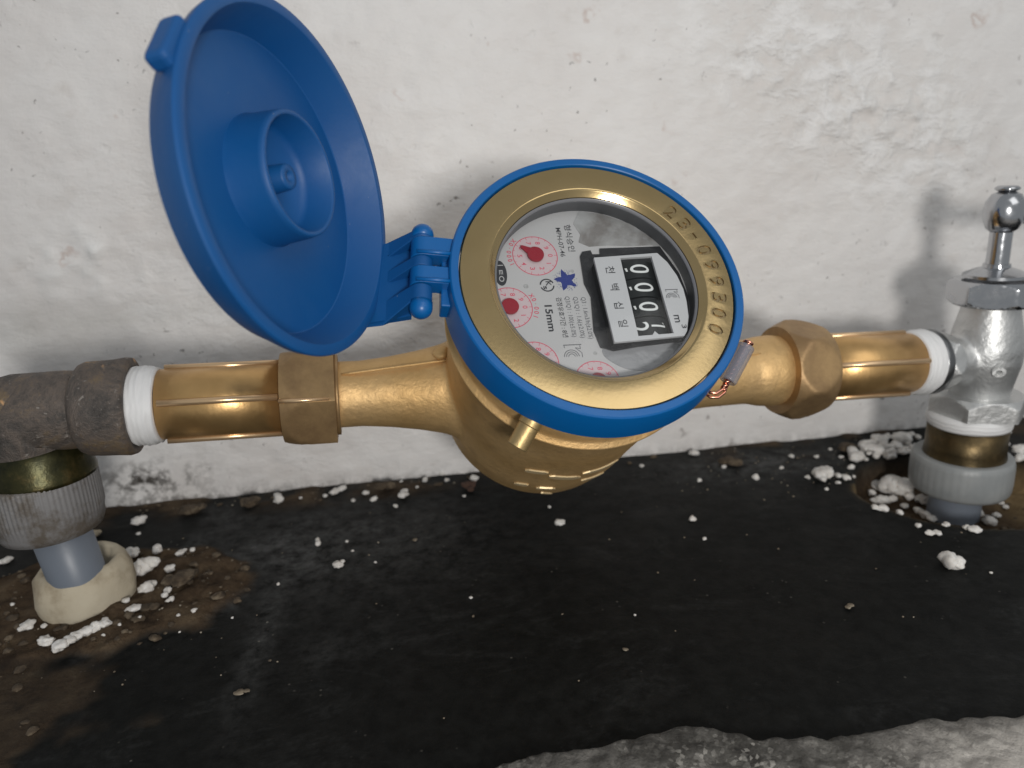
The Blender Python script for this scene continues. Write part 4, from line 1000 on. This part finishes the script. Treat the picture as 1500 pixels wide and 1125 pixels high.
CLODS = [
 (-110.8, 317.0, 3.7, 1.4, 12, 3, 'brown_clod', 'brown mud clod at the wall foot under the left tail pipe'),
 (-85.9, 319.5, 4.25, 1.31, 63, 3, 'brown_clod', 'brown mud clod at the wall foot under the left union nut'),
 (-24.8, 321.8, 3.58, 1.51, 23, 3, 'brown_clod', 'brown mud clod at the wall foot left of the meter body'),
 (13.3, 313.0, 3.09, 1.59, 86, 2, 'red_clod', 'reddish brown clod standing beside the meter belly'),
 (-11.7, 269.6, 1.11, 1.43, 41, 1, 'tan_grit', 'single yellowish grit grain on the black floor'),
 (128.5, 193.3, 1.28, 1.58, 12, 2, 'tan_grit', 'small tan flake on the bare black floor front right'),
 (51.9, 186.5, 0.87, 1.43, -41, 1, 'tan_grit', 'small tan grain on the black floor at front centre'),
 (-98.6, 254.2, 4.07, 1.47, 63, 3, 'brown_clod', 'flat olive mud clod right of the foam beads'),
 (138.5, 311.8, 3.17, 1.79, -23, 3, 'brown_clod', 'low mud ridge on the floor right of the meter'),
 (198.4, 313.1, 4.02, 1.3, 0, 3, 'brown_clod', 'brown clod at the wall foot before the valve'),
 (-61.9, 188.5, 1.43, 1.7, 0, 2, 'tan_grit', 'tan flake on the black floor near the front left'),
]
def lay(x, y, rad, st_, ang, lobes, mat, seed, name, **kw):
    me = lump_mesh(rad * 1.1, st_, lobes, seed, sub=(3 if rad > 1.5 else 2))
    zc = max(floor_z(x, y), -14) + rad * .62
    M = Matrix.Translation((x, y, zc)) @ Matrix.Rotation(math.radians(ang), 4, 'Z')
    return link(name, me, mat, None, M, **kw)
for i, (x, y, rd, s_, an, lo, ma, lb) in enumerate(CRUMBS):
    lay(x, y, rd, s_, an, lo, ma, 100 + i, 'foam_crumb', label=lb, category='foam crumb', group='white foam crumbs on the floor')
for i, (x, y, rd, g_) in enumerate(SPECKS):
    if g_ == 4 and math.hypot((x - 226) / 48, (y - 266) / 38) < 1: g_ = 6
    elif g_ == 4 and x < 172: g_ = 7
    lay(x, y, rd, 1.1, (i * 47) % 180, 1 + i % 2, 'white_foam', 300 + i, 'foam_crumb', label=PATCH[g_][0], category='foam crumb', group=PATCH[g_][1])
for i, (x, y, rd, s_, an, lo, ma, lb) in enumerate(CLODS):
    o = lay(x, y, rd, s_, an, lo, ma, 500 + i, 'dirt_clod', label=lb, category='dirt clod')
    o.scale = (1, 1, .55)
# countless grit grains in the mud and along the wall
gb = MB(); rs = random.Random(11)
ico = bmesh.new(); bmesh.ops.create_icosphere(ico, subdivisions=1, radius=1); iv = [tuple(v.co) for v in ico.verts]; jf = [tuple(v.index for v in f.verts) for f in ico.faces]; ico.free()
for k in range(330):
    q = rs.random()
    if q < .45: x = rs.gauss(-125, 30); y = rs.gauss(246, 26)
    elif q < .6: x = rs.uniform(-190, 240); y = rs.uniform(322, 331)
    elif q < .85: x = rs.gauss(165, 28); y = rs.gauss(300, 16)
    else: x = rs.uniform(-100, 240); y = rs.uniform(165, 320)
    if y > 331 or y < 120: continue
    r = rs.uniform(.12, .6) ** 1.35 * .9 + .06; z = floor_z(x, y)
    gb.add(iv, jf, Matrix.Translation((x, y, z + r * .4)) @ Matrix.Rotation(rs.uniform(0, 6), 4, 'Z') @ Matrix.Diagonal((r * rs.uniform(.7, 1.5), r, r * .7, 1)))
link('grit', gb.me(), 'tan_grit', None, None, kind='stuff', label='loose pale grit scattered over mud and black floor', category='grit')
sb_ = MB(); rs = random.Random(23)
ico = bmesh.new(); bmesh.ops.create_icosphere(ico, subdivisions=2, radius=1); iv2 = [Vector(v.co) for v in ico.verts]; jf2 = [tuple(v.index for v in f.verts) for f in ico.faces]; ico.free()
for k in range(230):
    q = rs.random()
    if q < .5: a = rs.uniform(0, 6.28); rr_ = rs.uniform(.3, 1) ** .6; x = -126 + 54 * rr_ * math.cos(a); y = 250 + 34 * rr_ * math.sin(a)
    elif q < .72: x = rs.uniform(-150, 200); y = 331 - abs(rs.gauss(0, 5))
    elif q < .9: a = rs.uniform(0, 6.28); rr_ = rs.uniform(.45, .93); x = 226 + 46 * rr_ * math.cos(a); y = 266 + 36 * rr_ * math.sin(a)
    else: x = rs.uniform(-190, -110); y = rs.uniform(165, 215)
    if math.hypot(x + 128, y - 251) < 16 or y > 331: continue
    r = rs.uniform(.4, 1.9) ** 1.5 * (.6 if q > .5 else .8); z = floor_z(x, y); sd = Vector((rs.uniform(0, 99), rs.uniform(0, 99), 0))
    vv = [p * (1 + .55 * noise.noise(p * 1.4 + sd) + .3 * noise.noise(p * 3.3 + sd)) for p in iv2]
    sb_.add(vv, jf2, Matrix.Translation((x, y, z + r * .12)) @ Matrix.Rotation(rs.uniform(0, 6), 4, 'Z') @ Matrix.Diagonal((r * rs.uniform(.8, 1.6), r, r * .55, 1)))
link('soil', sb_.me(), 'brown_clod', None, None, kind='stuff', label='crumbly brown soil lying in the mud patches and along the wall foot', category='soil')
bpy.context.view_layer.update()
